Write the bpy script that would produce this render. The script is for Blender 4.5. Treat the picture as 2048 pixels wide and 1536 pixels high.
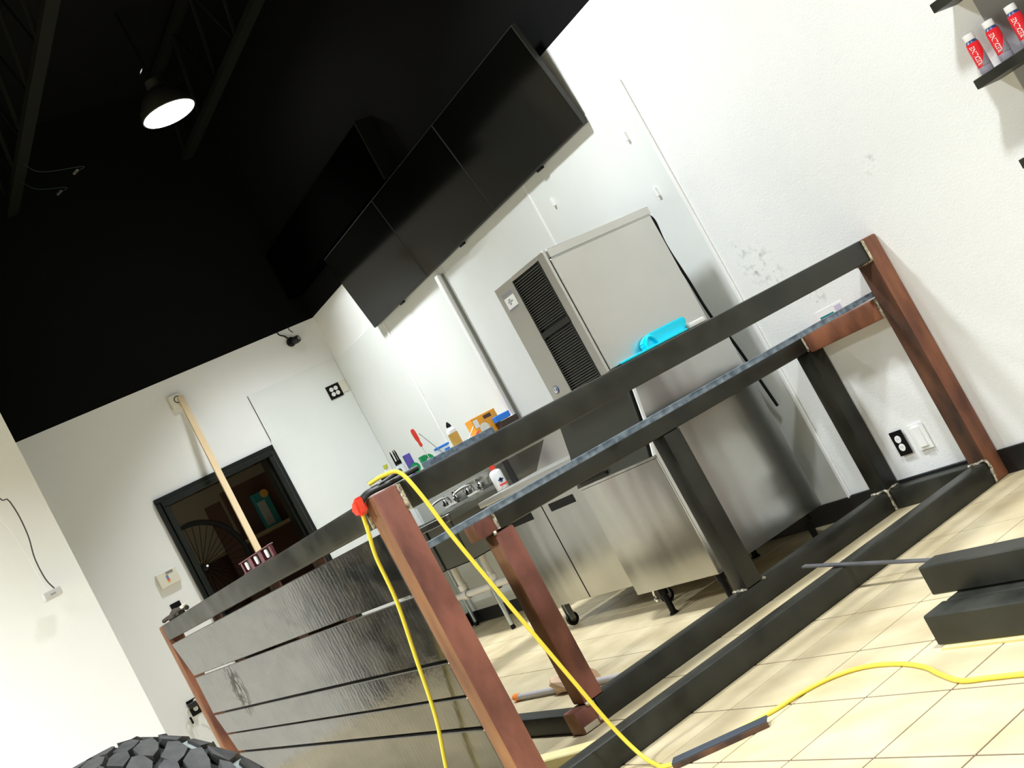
import bpy, bmesh, math, random
from mathutils import Vector, Matrix
random.seed(7)
for o in list(bpy.data.objects): bpy.data.objects.remove(o, do_unlink=True)
S = bpy.context.scene
COL = S.collection
PI = math.pi

# ------------------------------------------------------------------ camera, light, exposure
CAMP = Vector((3.3189, -3.7541, 0.9748))
CR = Vector((0.42752502, 0.76852737, -0.47601264)); CU = Vector((0.2824772, 0.38662374, 0.87791156)); CF = Vector((-0.85873686, 0.50979188, 0.05180013))
FPX = 2436.466
cd = bpy.data.cameras.new('camera'); cam = bpy.data.objects.new('camera', cd); COL.objects.link(cam)
cd.sensor_fit = 'HORIZONTAL'; cd.sensor_width = 36; cd.lens = FPX / 2048 * 36; cd.clip_start = .05; cd.clip_end = 60
M = Matrix((( CR.x, CU.x, -CF.x, CAMP.x), (CR.y, CU.y, -CF.y, CAMP.y), (CR.z, CU.z, -CF.z, CAMP.z), (0, 0, 0, 1)))
cam.matrix_world = M
S.camera = cam
S.view_settings.view_transform = 'Standard'; S.view_settings.look = 'None'
S.view_settings.gamma = 1; S.view_settings.use_curve_mapping = False
S.view_settings.exposure = 0.0
w = bpy.data.worlds.new('world'); S.world = w; w.use_nodes = True
w.node_tree.nodes['Background'].inputs[0].default_value = (.9, .95, 1, 1)
w.node_tree.nodes['Background'].inputs[1].default_value = 0.02
LAMPS = [(-3.84, -.79, 3.95), (-.9, -1.3, 3.95), (2.1, -1.6, 3.95), (-2.8, -5.7, 3.95), (-.3, -5.2, 3.95), (2.8, -5.0, 3.95), (0, -7, 3.95), (3, -7, 3.95)]
LP = [46, 66, 104, 310, 150, 128, 72, 76]
SPREAD = [84, 128, 128, 128, 128, 128, 128, 128]
for i, (x, y, z) in enumerate(LAMPS):
    ld = bpy.data.lights.new('lamp_light', 'AREA'); ld.shape = 'DISK'; ld.size = .32; ld.energy = LP[i]; ld.color = (.90, .955, 1); ld.spread = math.radians(SPREAD[i])
    lo = bpy.data.objects.new('lamp_light', ld); COL.objects.link(lo); lo.location = (x, y, z - .012)

ld = bpy.data.lights.new('store_room_fill', 'AREA'); ld.shape = 'DISK'; ld.size = .25; ld.energy = 2.2; ld.color = (1, .93, .75)  # added fill without a fixture, brightens the store room
lo = bpy.data.objects.new('store_room_fill', ld); COL.objects.link(lo); lo.location = (-6.5, -1.4, 2.68)

# ------------------------------------------------------------------ helpers
_roots = {}
def tag(o, label=None, cat=None, group=None, kind=None):
    if label: o['label'] = label
    if cat: o['category'] = cat
    if group: o['group'] = group
    if kind: o['kind'] = kind
    return o
def thing(name, label, cat, loc=(0, 0, 0), group=None, rotz=0):
    o = bpy.data.objects.new(name, None); COL.objects.link(o); o.empty_display_size = .05
    o.location = loc; o.rotation_euler = (0, 0, rotz)
    _roots[o.name] = Matrix.Translation(loc) @ Matrix.Rotation(rotz, 4, 'Z')
    return tag(o, label, cat, group)
def obj(name, bm, mat, parent=None, world=True, smooth=False, label=None):
    me = bpy.data.meshes.new(name); bm.normal_update(); bm.to_mesh(me); bm.free()
    mats = mat if isinstance(mat, (list, tuple)) else [mat]
    for m in mats: me.materials.append(m)
    if smooth:
        for p in me.polygons: p.use_smooth = True
        me.set_sharp_from_angle(angle=math.radians(40))
    o = bpy.data.objects.new(name, me); COL.objects.link(o)
    if parent:
        o.parent = parent
        if world:
            inv = Matrix.Identity(4); p = parent
            while p is not None:
                if p.name in _roots: inv = _roots[p.name].inverted(); break
                p = p.parent
            if parent.name in _roots: o.matrix_parent_inverse = inv
            # a part under a mesh part: the mesh part is already in world-built coordinates
    if label: o['label'] = label
    return o
def struct(name, bm, mat, parent=None, label=None):
    o = obj(name, bm, mat, parent)
    if not parent: o['kind'] = 'structure'
    if label: o['label'] = label
    return o
def B(): return bmesh.new()
def box(bm, x0, x1, y0, y1, z0, z1, bev=0, seg=1, mi=0):
    n0 = len(bm.faces)
    vs = [bm.verts.new((x, y, z)) for x in (x0, x1) for y in (y0, y1) for z in (z0, z1)]
    fs = [(0, 1, 3, 2), (4, 6, 7, 5), (0, 4, 5, 1), (2, 3, 7, 6), (0, 2, 6, 4), (1, 5, 7, 3)]
    F = [bm.faces.new([vs[i] for i in f]) for f in fs]
    for f in F: f.material_index = mi
    if bev:
        es = list({e for f in F for e in f.edges})
        bmesh.ops.bevel(bm, geom=es, offset=bev, segments=seg, profile=.5, affect='EDGES')
    return F
def obox(bm, c, size, rot, bev=0, seg=1):
    t = B(); s = Vector(size) / 2
    box(t, -s.x, s.x, -s.y, s.y, -s.z, s.z, bev, seg)
    bmesh.ops.transform(t, matrix=Matrix.Translation(c) @ rot.to_4x4(), verts=t.verts)
    merge(bm, t)
def merge(bm, t):
    m = bpy.data.meshes.new('t'); t.to_mesh(m); t.free(); bm.from_mesh(m); bpy.data.meshes.remove(m)
def spline(pts, n=6):
    P = [Vector(p) for p in pts]
    if len(P) < 3: return P
    out = []
    Q = [2 * P[0] - P[1]] + P + [2 * P[-1] - P[-2]]
    for i in range(1, len(Q) - 2):
        a, b, c, d = Q[i - 1], Q[i], Q[i + 1], Q[i + 2]
        for k in range(n):
            t = k / n
            out.append(.5 * ((2 * b) + (c - a) * t + (2 * a - 5 * b + 4 * c - d) * t * t + (3 * b - a - 3 * c + d) * t ** 3))
    out.append(P[-1]); return out
def tube(bm, pts, r, seg=10, n=6, smoothpts=True, cap=True):
    P = spline(pts, n) if smoothpts else [Vector(p) for p in pts]
    R = r if isinstance(r, (list, tuple)) else None
    rings = []; up = None
    for i, p in enumerate(P):
        d = (P[min(i + 1, len(P) - 1)] - P[max(i - 1, 0)]).normalized()
        if up is None:
            up = Vector((0, 0, 1)) if abs(d.z) < .9 else Vector((1, 0, 0))
        a = d.cross(up).normalized(); b = a.cross(d).normalized(); up = b
        rr = r if R is None else R[0] + (R[1] - R[0]) * i / (len(P) - 1)
        rings.append([bm.verts.new(p + (a * math.cos(2 * PI * k / seg) + b * math.sin(2 * PI * k / seg)) * rr) for k in range(seg)])
    for i in range(len(rings) - 1):
        for k in range(seg):
            bm.faces.new((rings[i][k], rings[i][(k + 1) % seg], rings[i + 1][(k + 1) % seg], rings[i + 1][k]))
    if cap:
        bm.faces.new(rings[0][::-1]); bm.faces.new(rings[-1])
def lathe(bm, prof, c, seg=24, axis='Z', rot=None):
    """prof: list of (r, h) from bottom to top"""
    t = B(); rings = []
    for r, h in prof:
        if r < 1e-6: rings.append([t.verts.new((0, 0, h))])
        else: rings.append([t.verts.new((r * math.cos(2 * PI * k / seg), r * math.sin(2 * PI * k / seg), h)) for k in range(seg)])
    for a, b in zip(rings, rings[1:]):
        for k in range(seg):
            k2 = (k + 1) % seg
            if len(a) == 1 and len(b) == 1: continue
            if len(a) == 1: t.faces.new((a[0], b[k2], b[k]))
            elif len(b) == 1: t.faces.new((a[k], a[k2], b[0]))
            else: t.faces.new((a[k], a[k2], b[k2], b[k]))
    mr = {'Z': Matrix.Identity(4), 'X': Matrix.Rotation(PI / 2, 4, 'Y'), 'Y': Matrix.Rotation(-PI / 2, 4, 'X')}[axis]
    if rot is not None: mr = rot.to_4x4() @ mr
    bmesh.ops.transform(t, matrix=Matrix.Translation(c) @ mr, verts=t.verts)
    merge(bm, t)
def prism(bm, poly, a0, a1, axis='Y'):
    """extrude polygon (list of 2d) along an axis: Y -> (x,z), X -> (y,z), Z -> (x,y)"""
    def P(u, v, a):
        return {'Y': (u, a, v), 'X': (a, u, v), 'Z': (u, v, a)}[axis]
    lo = [bm.verts.new(P(u, v, a0)) for u, v in poly]; hi = [bm.verts.new(P(u, v, a1)) for u, v in poly]
    n = len(poly); fs = [bm.faces.new(lo), bm.faces.new(hi[::-1])]
    for i in range(n): fs.append(bm.faces.new((lo[i], hi[i], hi[(i + 1) % n], lo[(i + 1) % n])))
    bmesh.ops.recalc_face_normals(bm, faces=fs)
def copy_tree(o, loc=None, parent=None, label=None, group=None):
    c = o.copy(); COL.objects.link(c)
    if parent: c.parent = parent
    if loc is not None: c.location = loc
    if label: c['label'] = label
    if group: c['group'] = group
    for ch in list(o.children): copy_tree(ch, parent=c)
    return c

# ------------------------------------------------------------------ materials
def mat(name, col, rough=.5, metal=0, ior=1.5, emit=None, es=1, coat=0, alpha=None):
    m = bpy.data.materials.new(name); m.use_nodes = True
    b = m.node_tree.nodes['Principled BSDF']
    b.inputs['Base Color'].default_value = (*col, 1); b.inputs['Roughness'].default_value = rough
    b.inputs['Metallic'].default_value = metal; b.inputs['IOR'].default_value = ior
    b.inputs['Coat Weight'].default_value = coat; b.inputs['Coat Roughness'].default_value = .05
    if emit: b.inputs['Emission Color'].default_value = (*emit, 1); b.inputs['Emission Strength'].default_value = es
    return m
def nodes(m): return m.node_tree.nodes, m.node_tree.links, m.node_tree.nodes['Principled BSDF']
def noise_col(m, c1, c2, scale=8, stretch=(1, 1, 1), lo=.35, hi=.65, detail=6, rough2=None, coords='pos'):
    N, L, b = nodes(m)
    g = N.new('ShaderNodeNewGeometry') if coords == 'pos' else N.new('ShaderNodeTexCoord')
    mp = N.new('ShaderNodeMapping'); mp.inputs['Scale'].default_value = stretch
    L.new(g.outputs['Position' if coords == 'pos' else 'Object'], mp.inputs[0])
    n = N.new('ShaderNodeTexNoise'); n.inputs['Scale'].default_value = scale; n.inputs['Detail'].default_value = detail
    L.new(mp.outputs[0], n.inputs['Vector'])
    r = N.new('ShaderNodeValToRGB'); r.color_ramp.elements[0].position = lo; r.color_ramp.elements[1].position = hi
    r.color_ramp.elements[0].color = (*c1, 1); r.color_ramp.elements[1].color = (*c2, 1)
    L.new(n.outputs['Fac'], r.inputs[0]); L.new(r.outputs[0], b.inputs['Base Color'])
    if rough2:
        q = N.new('ShaderNodeMapRange'); q.inputs[1].default_value = lo; q.inputs[2].default_value = hi
        q.inputs[3].default_value, q.inputs[4].default_value = rough2
        L.new(n.outputs['Fac'], q.inputs[0]); L.new(q.outputs[0], b.inputs['Roughness'])
    return n, mp
def bump(m, scale=60, strength=.3, dist=.002, stretch=(1, 1, 1), detail=3):
    N, L, b = nodes(m)
    g = N.new('ShaderNodeNewGeometry'); mp = N.new('ShaderNodeMapping'); mp.inputs['Scale'].default_value = stretch
    L.new(g.outputs['Position'], mp.inputs[0])
    n = N.new('ShaderNodeTexNoise'); n.inputs['Scale'].default_value = scale; n.inputs['Detail'].default_value = detail
    L.new(mp.outputs[0], n.inputs['Vector'])
    k = N.new('ShaderNodeBump'); k.inputs['Strength'].default_value = strength; k.inputs['Distance'].default_value = dist
    L.new(n.outputs['Fac'], k.inputs['Height']); L.new(k.outputs[0], b.inputs['Normal'])
    return k

m_wall = mat('painted_wall', (.86, .865, .84), .6); noise_col(m_wall, (.84, .845, .82), (.88, .885, .86), 1.2); bump(m_wall, 95, .35, .003)
m_wallsm = mat('smooth_wall', (.86, .865, .845), .55)
m_frp = mat('wall_panel', (.80, .83, .80), .35); noise_col(m_frp, (.77, .80, .77), (.83, .85, .82), 1.5); bump(m_frp, 40, .12, .002)
N, L, b = nodes(m_wall)
g = N.new('ShaderNodeNewGeometry'); base = b.inputs['Base Color'].links[0].from_socket
nz = N.new('ShaderNodeTexNoise'); nz.inputs['Scale'].default_value = 28; nz.inputs['Detail'].default_value = 4; L.new(g.outputs['Position'], nz.inputs['Vector'])
acc = None
for (sx, sz, sr) in ((-.66, 1.20, .13), (-.60, 1.13, .08), (.14, 1.30, .05), (-.45, .95, .07), (-.72, 1.30, .05)):
    vd = N.new('ShaderNodeVectorMath'); vd.operation = 'DISTANCE'; vd.inputs[1].default_value = (sx, 0, sz); L.new(g.outputs['Position'], vd.inputs[0])
    mr_ = N.new('ShaderNodeMapRange'); mr_.inputs[1].default_value = 0; mr_.inputs[2].default_value = sr; mr_.inputs[3].default_value = 1; mr_.inputs[4].default_value = 0; L.new(vd.outputs['Value'], mr_.inputs[0])
    if acc is None: acc = mr_.outputs[0]
    else:
        mx = N.new('ShaderNodeMath'); mx.operation = 'MAXIMUM'; L.new(acc, mx.inputs[0]); L.new(mr_.outputs[0], mx.inputs[1]); acc = mx.outputs[0]
th_ = N.new('ShaderNodeMapRange'); th_.inputs[1].default_value = .52; th_.inputs[2].default_value = .68; L.new(nz.outputs['Fac'], th_.inputs[0])
mu = N.new('ShaderNodeMath'); mu.operation = 'MULTIPLY'; L.new(acc, mu.inputs[0]); L.new(th_.outputs[0], mu.inputs[1])
mc = N.new('ShaderNodeMix'); mc.data_type = 'RGBA'; L.new(mu.outputs[0], mc.inputs[0]); L.new(base, mc.inputs[6]); mc.inputs[7].default_value = (.33, .36, .33, 1); L.new(mc.outputs[2], b.inputs['Base Color'])
m_trimw = mat('white_trim', (.9, .9, .88), .35)
m_blackwall = mat('black_paint', (.0011, .0013, .0010), .8)
m_blackwall.node_tree.nodes['Principled BSDF'].inputs['Specular IOR Level'].default_value = .15
m_blackbase = mat('black_base', (.008, .008, .008), .45)
m_tile = mat('tile', (.72, .62, .38), .38)
noise_col(m_tile, (.66, .56, .36), (.47, .375, .21), 4.5, (1, 1.4, 1), .30, .74, 9)
bump(m_tile, 14, .12, .004, (1, 2, 1))
m_grout = mat('grout', (.10, .06, .045), .9)
m_steel = mat('mill_steel', (.05, .053, .045), .42, .0); m_steel.node_tree.nodes['Principled BSDF'].inputs['Specular IOR Level'].default_value = .38; noise_col(m_steel, (.010, .0105, .0075), (.034, .034, .025), 7, (1, 1, 1), .3, .75, 8, (.33, .55))
bump(m_steel, 30, .06, .001)
m_steel2 = mat('blued_steel', (.12, .15, .19), .5, .3); noise_col(m_steel2, (.09, .125, .17), (.27, .34, .42), 35, (1, 1, 1), .35, .7)
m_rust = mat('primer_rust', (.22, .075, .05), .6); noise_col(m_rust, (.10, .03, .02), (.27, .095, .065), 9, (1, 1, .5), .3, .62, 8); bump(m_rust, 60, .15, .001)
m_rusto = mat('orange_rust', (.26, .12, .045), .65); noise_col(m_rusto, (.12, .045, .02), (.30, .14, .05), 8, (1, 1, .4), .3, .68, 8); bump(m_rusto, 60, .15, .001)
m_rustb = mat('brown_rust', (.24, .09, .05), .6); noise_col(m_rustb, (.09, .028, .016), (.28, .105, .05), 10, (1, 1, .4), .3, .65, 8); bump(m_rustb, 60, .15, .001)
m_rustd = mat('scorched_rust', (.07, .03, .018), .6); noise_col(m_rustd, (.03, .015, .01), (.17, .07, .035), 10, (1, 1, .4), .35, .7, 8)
m_weld = mat('weld', (.55, .50, .38), .4, .5); noise_col(m_weld, (.12, .1, .07), (.75, .68, .52), 60, lo=.35, hi=.6); bump(m_weld, 200, 1, .003)
m_bright = mat('ground_steel', (.6, .58, .52), .3, .9)
# the black-stained, wet-looking planks
m_plank = mat('stained_plank', (.02, .02, .017), .15, 0, 1.78, coat=0)
N, L, b = nodes(m_plank)
g = N.new('ShaderNodeNewGeometry'); mp = N.new('ShaderNodeMapping'); mp.inputs['Scale'].default_value = (1, 1, 3)
L.new(g.outputs['Position'], mp.inputs[0])
n1 = N.new('ShaderNodeTexNoise'); n1.inputs['Scale'].default_value = 4.5; n1.inputs['Detail'].default_value = 10; n1.inputs['Distortion'].default_value = .4
L.new(mp.outputs[0], n1.inputs['Vector'])
r = N.new('ShaderNodeValToRGB'); r.color_ramp.elements[0].position = .38; r.color_ramp.elements[1].position = .72
r.color_ramp.elements[0].color = (.008, .008, .006, 1); r.color_ramp.elements[1].color = (.04, .034, .024, 1)
L.new(n1.outputs['Fac'], r.inputs[0]); L.new(r.outputs[0], b.inputs['Base Color'])
wv = N.new('ShaderNodeTexWave'); wv.wave_type = 'BANDS'; wv.bands_direction = 'X'; wv.inputs['Scale'].default_value = 9; wv.inputs['Distortion'].default_value = 5; wv.inputs['Detail'].default_value = 4; wv.inputs['Detail Scale'].default_value = 2.5
L.new(g.outputs['Position'], wv.inputs['Vector'])
n2 = N.new('ShaderNodeTexNoise'); n2.inputs['Scale'].default_value = 9; n2.inputs['Detail'].default_value = 8; n2.inputs['Roughness'].default_value = .62; L.new(g.outputs['Position'], n2.inputs['Vector'])
ad = N.new('ShaderNodeMath'); ad.operation = 'MULTIPLY_ADD'; ad.inputs[1].default_value = .10; L.new(wv.outputs['Fac'], ad.inputs[0]); L.new(n2.outputs['Fac'], ad.inputs[2])
k = N.new('ShaderNodeBump'); k.inputs['Strength'].default_value = .5; k.inputs['Distance'].default_value = .0022
L.new(ad.outputs[0], k.inputs['Height']); L.new(k.outputs[0], b.inputs['Normal']); L.new(k.outputs[0], b.inputs['Coat Normal'])
n3 = N.new('ShaderNodeTexNoise'); n3.inputs['Scale'].default_value = 5; n3.inputs['Detail'].default_value = 8; n3.inputs['Distortion'].default_value = .8
mp3 = N.new('ShaderNodeMapping'); mp3.inputs['Scale'].default_value = (1, 1, 2.2); L.new(g.outputs['Position'], mp3.inputs[0]); L.new(mp3.outputs[0], n3.inputs['Vector'])
rr = N.new('ShaderNodeMapRange'); rr.inputs[1].default_value = .45; rr.inputs[2].default_value = .72; rr.inputs[3].default_value = .12; rr.inputs[4].default_value = .22; L.new(n3.outputs['Fac'], rr.inputs[0])
kd = N.new('ShaderNodeVectorMath'); kd.operation = 'DISTANCE'; kd.inputs[1].default_value = (-2.54, -2.384, .628); L.new(g.outputs['Position'], kd.inputs[0])
kr = N.new('ShaderNodeMapRange'); kr.inputs[1].default_value = .02; kr.inputs[2].default_value = .16; kr.inputs[3].default_value = 1; kr.inputs[4].default_value = 0; L.new(kd.outputs['Value'], kr.inputs[0])
n4 = N.new('ShaderNodeTexNoise'); n4.inputs['Scale'].default_value = 30; n4.inputs['Detail'].default_value = 4; L.new(g.outputs['Position'], n4.inputs['Vector'])
k4 = N.new('ShaderNodeMapRange'); k4.inputs[1].default_value = .44; k4.inputs[2].default_value = .56; L.new(n4.outputs['Fac'], k4.inputs[0])
km = N.new('ShaderNodeMath'); km.operation = 'MULTIPLY'; L.new(kr.outputs[0], km.inputs[0]); L.new(k4.outputs[0], km.inputs[1])
ka = N.new('ShaderNodeMath'); ka.operation = 'MULTIPLY_ADD'; ka.inputs[1].default_value = .9; L.new(km.outputs[0], ka.inputs[0]); L.new(rr.outputs[0], ka.inputs[2]); L.new(ka.outputs[0], b.inputs['Roughness'])
m_stain = mat('knot_stain', (.02, .018, .012), .5)
m_inox = mat('stainless', (.62, .60, .56), .20, 1)
b = m_inox.node_tree.nodes['Principled BSDF']; b.inputs['Anisotropic'].default_value = .3
noise_col(m_inox, (.50, .50, .47), (.58, .575, .545), 3, (1, 1, .15)); bump(m_inox, 3.2, .45, .02, (1, 1, .3), 2)
m_inox2 = mat('stainless_panel', (.62, .60, .56), .36, .95); noise_col(m_inox2, (.60, .59, .55), (.66, .645, .61), 2)
m_galv = mat('galvanised', (.5, .55, .56), .3, .9)
m_chrome = mat('chrome', (.8, .8, .8), .08, 1)
m_dark = mat('dark_plastic', (.012, .012, .01), .45)
m_olive = mat('dark_door', (.024, .025, .017), .35)
m_black = mat('black', (.003, .003, .003), .4)
m_black.node_tree.nodes['Principled BSDF'].inputs['Specular IOR Level'].default_value = .2
m_scr = mat('screen', (.002, .002, .0015), .10, 0, 1.42)
m_bezel = mat('bezel', (.02, .02, .016), .35)
m_white = mat('white', (.85, .85, .82), .4)
m_cream = mat('cream', (.75, .72, .60), .45)
m_pvc = mat('pvc', (.8, .76, .68), .35)
m_yel = mat('yellow_cord', (.80, .66, .06), .45)
m_red = mat('red', (.85, .06, .03), .4)
m_cyan = mat('cyan_plastic', (.0, .75, 1.0), .22)
m_blue = mat('blue', (.02, .2, .75), .4)
m_green = mat('green', (.0, .28, .08), .4)
m_purple = mat('purple', (.12, .09, .45), .4)
m_orange = mat('orange', (.9, .38, .03), .5)
m_pine = mat('pine', (.82, .62, .32), .6); noise_col(m_pine, (.60, .42, .21), (.68, .53, .32), 6, (1, 1, .12), .3, .7)
m_pine2 = mat('yellow_pine', (.78, .66, .28), .6); noise_col(m_pine2, (.70, .56, .22), (.84, .74, .38), 10, (.3, 1, 1))
m_rub = mat('rubber', (.055, .055, .05), .62); noise_col(m_rub, (.014, .014, .0125), (.038, .036, .031), 30); bump(m_rub, 90, .2, .001)
m_rubd = mat('rubber_groove', (.02, .02, .018), .8)
m_dust = mat('dusty_rubber', (.24, .27, .255), .7)
m_lamp = mat('lamp_diffuser', (1, 1, 1), .5, emit=(1, .98, .92), es=14)
m_glass = mat('storefront_glass', (.004, .005, .006), .05)
m_grey = mat('grey_panel', (.36, .36, .37), .5)
m_rmwall = mat('store_room_wall', (.62, .56, .42), .7)
m_brown = mat('brown_board', (.085, .035, .022), .6)
m_maroon = mat('maroon', (.11, .02, .028), .35)
m_navy = mat('navy', (.02, .05, .15), .35)
m_bred = mat('bottle_red', (.75, .02, .03), .25)
m_txt = mat('white_print', (.9, .88, .86), .5)
m_greyp = mat('grey_print', (.25, .25, .27), .5)
m_teal = mat('teal', (.02, .22, .22), .5)
m_amber = mat('amber', (.7, .4, .08), .4)
m_clear = mat('clear_plastic', (.75, .8, .8), .15)
m_glove = mat('work_glove', (.05, .04, .03), .8)

# ------------------------------------------------------------------ room shell
XW, XL = -5.146, -4.2
x1, yb = 6.0, -9.0
def wallbox(name, *a, m=m_wall):
    bm = B(); box(bm, *a); return struct(name, bm, m)
wb = wallbox('wall_back', XW - .12, x1, 0, .12, 0, 2.62)
wallbox('wall_back_upper', XW - .12, x1, 0, .12, 2.62, 4.7, m=m_blackwall)
# door wall with a door opening
wl = B()
box(wl, XW - .12, XW, -2.7, -1.66, 0, 2.62); box(wl, XW - .12, XW, -.83, 0, 0, 2.62); box(wl, XW - .12, XW, -1.66, -.83, 1.83, 2.62)
wd = struct('wall_left', wl, m_wallsm)
wallbox('wall_left_upper', XW - .12, XW, -2.7, 0, 2.62, 4.7, m=m_blackwall)
jog = B(); box(jog, -5.266, XL, -3.45, -2.475, 2.75, 4.7); struct('wall_front_left_upper', jog, m_blackwall)
jog = B(); box(jog, -5.266, XL, -3.45, -2.475, 0, 2.75)
struct('wall_front_left', jog, m_wallsm)
bm = B(); box(bm, -4.35, XL, -9, -3.45, 0, .1); box(bm, -4.35, XL, -9, -3.45, 2.9, 4.7); struct('wall_storefront', bm, m_blackwall)
bm = B(); box(bm, -4.30, -4.27, -9, -3.45, .1, 2.9); struct('window_1', bm, m_glass)
for i, y in enumerate((-3.5, -5.2, -7.1, -8.95)):
    bm = B(); box(bm, -4.32, -4.2, y - .03, y + .03, .1, 2.9); struct('trim_%d' % (i + 1), bm, m_black)
wallbox('wall_right', x1, x1 + .12, yb, .12, 0, 2.62, m=m_wallsm)
wallbox('wall_right_upper', x1, x1 + .12, yb, .12, 2.62, 4.7, m=m_blackwall)
wallbox('wall_front', -4.35, x1 + .12, yb - .12, yb, 0, 2.62, m=m_wallsm)
wallbox('wall_front_upper', -4.35, x1 + .12, yb - .12, yb, 2.62, 4.7, m=m_blackwall)
wallbox('ceiling', -8.2, x1 + .12, yb - .12, .12, 4.7, 4.8, m=m_blackwall)
# baseboards
bm = B(); box(bm, -.86, x1, -.012, 0, 0, .1, .003); struct('baseboard_back', bm, m_blackbase)
bm = B(); box(bm, XW, -.86, -.010, 0, 0, .095, .002); struct('baseboard_kitchen', bm, m_blackbase)
bm = B(); box(bm, XW, XW + .012, -2.475, -1.7, 0, .1); box(bm, XW, XW + .012, -.76, -.02, 0, .1); struct('baseboard_left', bm, m_blackbase)
# FRP wall panels, with joint strips
edges = [-.862, -1.908, -3.07, -4.11, XW + .004]
for i in range(4):
    bm = B(); box(bm, edges[i + 1] + .003, edges[i] - .003, -.006, 0, .095, 2.247, .001); obj('panel', bm, m_frp, wb)
bm = B(); box(bm, -.872, -.850, -.012, 0, .09, 2.25, .003); obj('corner_strip', bm, m_trimw, wb)
for xs, zt in ((-1.908, 2.14), (-4.127, 2.109)):
    bm = B(); box(bm, xs - .008, xs + .008, -.010, 0, .095, zt + .1, .002); obj('joint_strip', bm, m_trimw, wb)
for (xs, z0) in ((-.996, 2.005), (-1.739, 2.005), (-.996, 1.708), (-1.739, 1.708)):
    if xs < -1.5 and z0 < 1.8: continue
    bm = B(); box(bm, xs - .008, xs + .008, -.02, -.005, z0, z0 + .045, .002); obj('panel_clip', bm, m_trimw, wb)
bm = B(); box(bm, XW, XW + .006, -.755, -.006, .1, 2.27, .001); box(bm, XW, XW + .006, -.757, -.748, 1.9, 2.274)
obj('panel', bm, m_frp, wd)
# scuffs on the painted wall: small dark marks, flat stains
m_scuff = mat('scuff', (.45, .47, .44), .6)
# door frame + dim store room behind
dz = 1.875
bm = B()
for (a, b_, c) in ((0, .035, .030), (.035, .075, .052)):
    box(bm, XW, XW + c, -1.70 + a, -1.70 + b_, 0, dz - b_, .004); box(bm, XW, XW + c, -.762 - b_, -.762 - a, 0, dz - b_, .004)
    box(bm, XW, XW + c, -1.70 + a, -.762 - a, dz - b_, dz - a, .004)
box(bm, XW - .12, XW, -1.66, -1.635, 0, 1.83); box(bm, XW - .12, XW, -.855, -.83, 0, 1.83); box(bm, XW - .12, XW, -1.66, -.83, 1.805, 1.83)
m_frame = mat('frame_black', (.006, .008, .006), .25, ior=1.4)
struct('door_1', bm, m_frame)
bm = B(); box(bm, -8.1, -8.0, -3.2, 1.2, 0, 2.7); box(bm, -8.0, XW - .12, 1.1, 1.2, 0, 2.7); box(bm, -8.0, -5.27, -3.2, -3.1, 0, 2.7); box(bm, -8.1, XW - .12, -3.2, 1.2, 2.7, 2.75)
box(bm, XW - .13, XW - .12, .12, 1.2, 0, 2.7); box(bm, XW - .13, XW - .121, -3.1, -2.7, 0, 2.7)
struct('wall_store_room', bm, m_rmwall)

# ------------------------------------------------------------------ floor with single tiles
bm = B(); box(bm, -8.2, x1 + .1, yb, 1.2, -.08, -.003)
fl = struct('floor', bm, m_grout)
TX, TY = .2995, .2968
tm = B(); box(tm, -TX / 2 + .0032, TX / 2 - .0032, -TY / 2 + .0032, TY / 2 - .0032, -.006, 0)
top = [e for e in tm.edges if all(v.co.z > -.001 for v in e.verts)]
bmesh.ops.bevel(tm, geom=top, offset=.0012, segments=1, affect='EDGES')
tme = bpy.data.meshes.new('tile'); tm.to_mesh(tme); tm.free(); tme.materials.append(m_tile)
def px(p):
    d = Vector(p) - CAMP; z = d.dot(CF)
    if z < .1: return None
    return (1024 + FPX * d.dot(CR) / z, 768 - FPX * d.dot(CU) / z, z)
cand = []; rest = []
for i in range(-19, 20):
    for j in range(-26, 6):
        x = .197 + TX / 2 + i * TX; y = -1.478 - TY / 2 + j * TY
        if y > 0: continue
        if x < XW + .05 or x > x1 - .1 or y < yb + .1: continue
        if y > -TY / 2: y = y
        q = px((x, y, 0))
        if q and -160 < q[0] < 2200 and 300 < q[1] < 1700: cand.append((q[2], x, y))
        else: rest.append((x, y))
cand.sort()
near = cand[:300]; rest += [(x, y) for _, x, y in cand[300:]]
for _, x, y in near:
    o = bpy.data.objects.new('tile', tme); COL.objects.link(o); o.location = (x, y, 0); o.parent = fl
bm = B()
for x, y in rest:
    v = [bm.verts.new((x + sx * (TX / 2 - .003), y + sy * (TY / 2 - .003), 0)) for sx, sy in ((-1, -1), (1, -1), (1, 1), (-1, 1))]
    lo = [bm.verts.new((q.co.x, q.co.y, -.006)) for q in v]
    bm.faces.new(v)
    for a in range(4): bm.faces.new((v[a], lo[a], lo[(a + 1) % 4], v[(a + 1) % 4]))
o = obj('tile_field', bm, m_tile, fl); o['kind'] = 'stuff'

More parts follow.
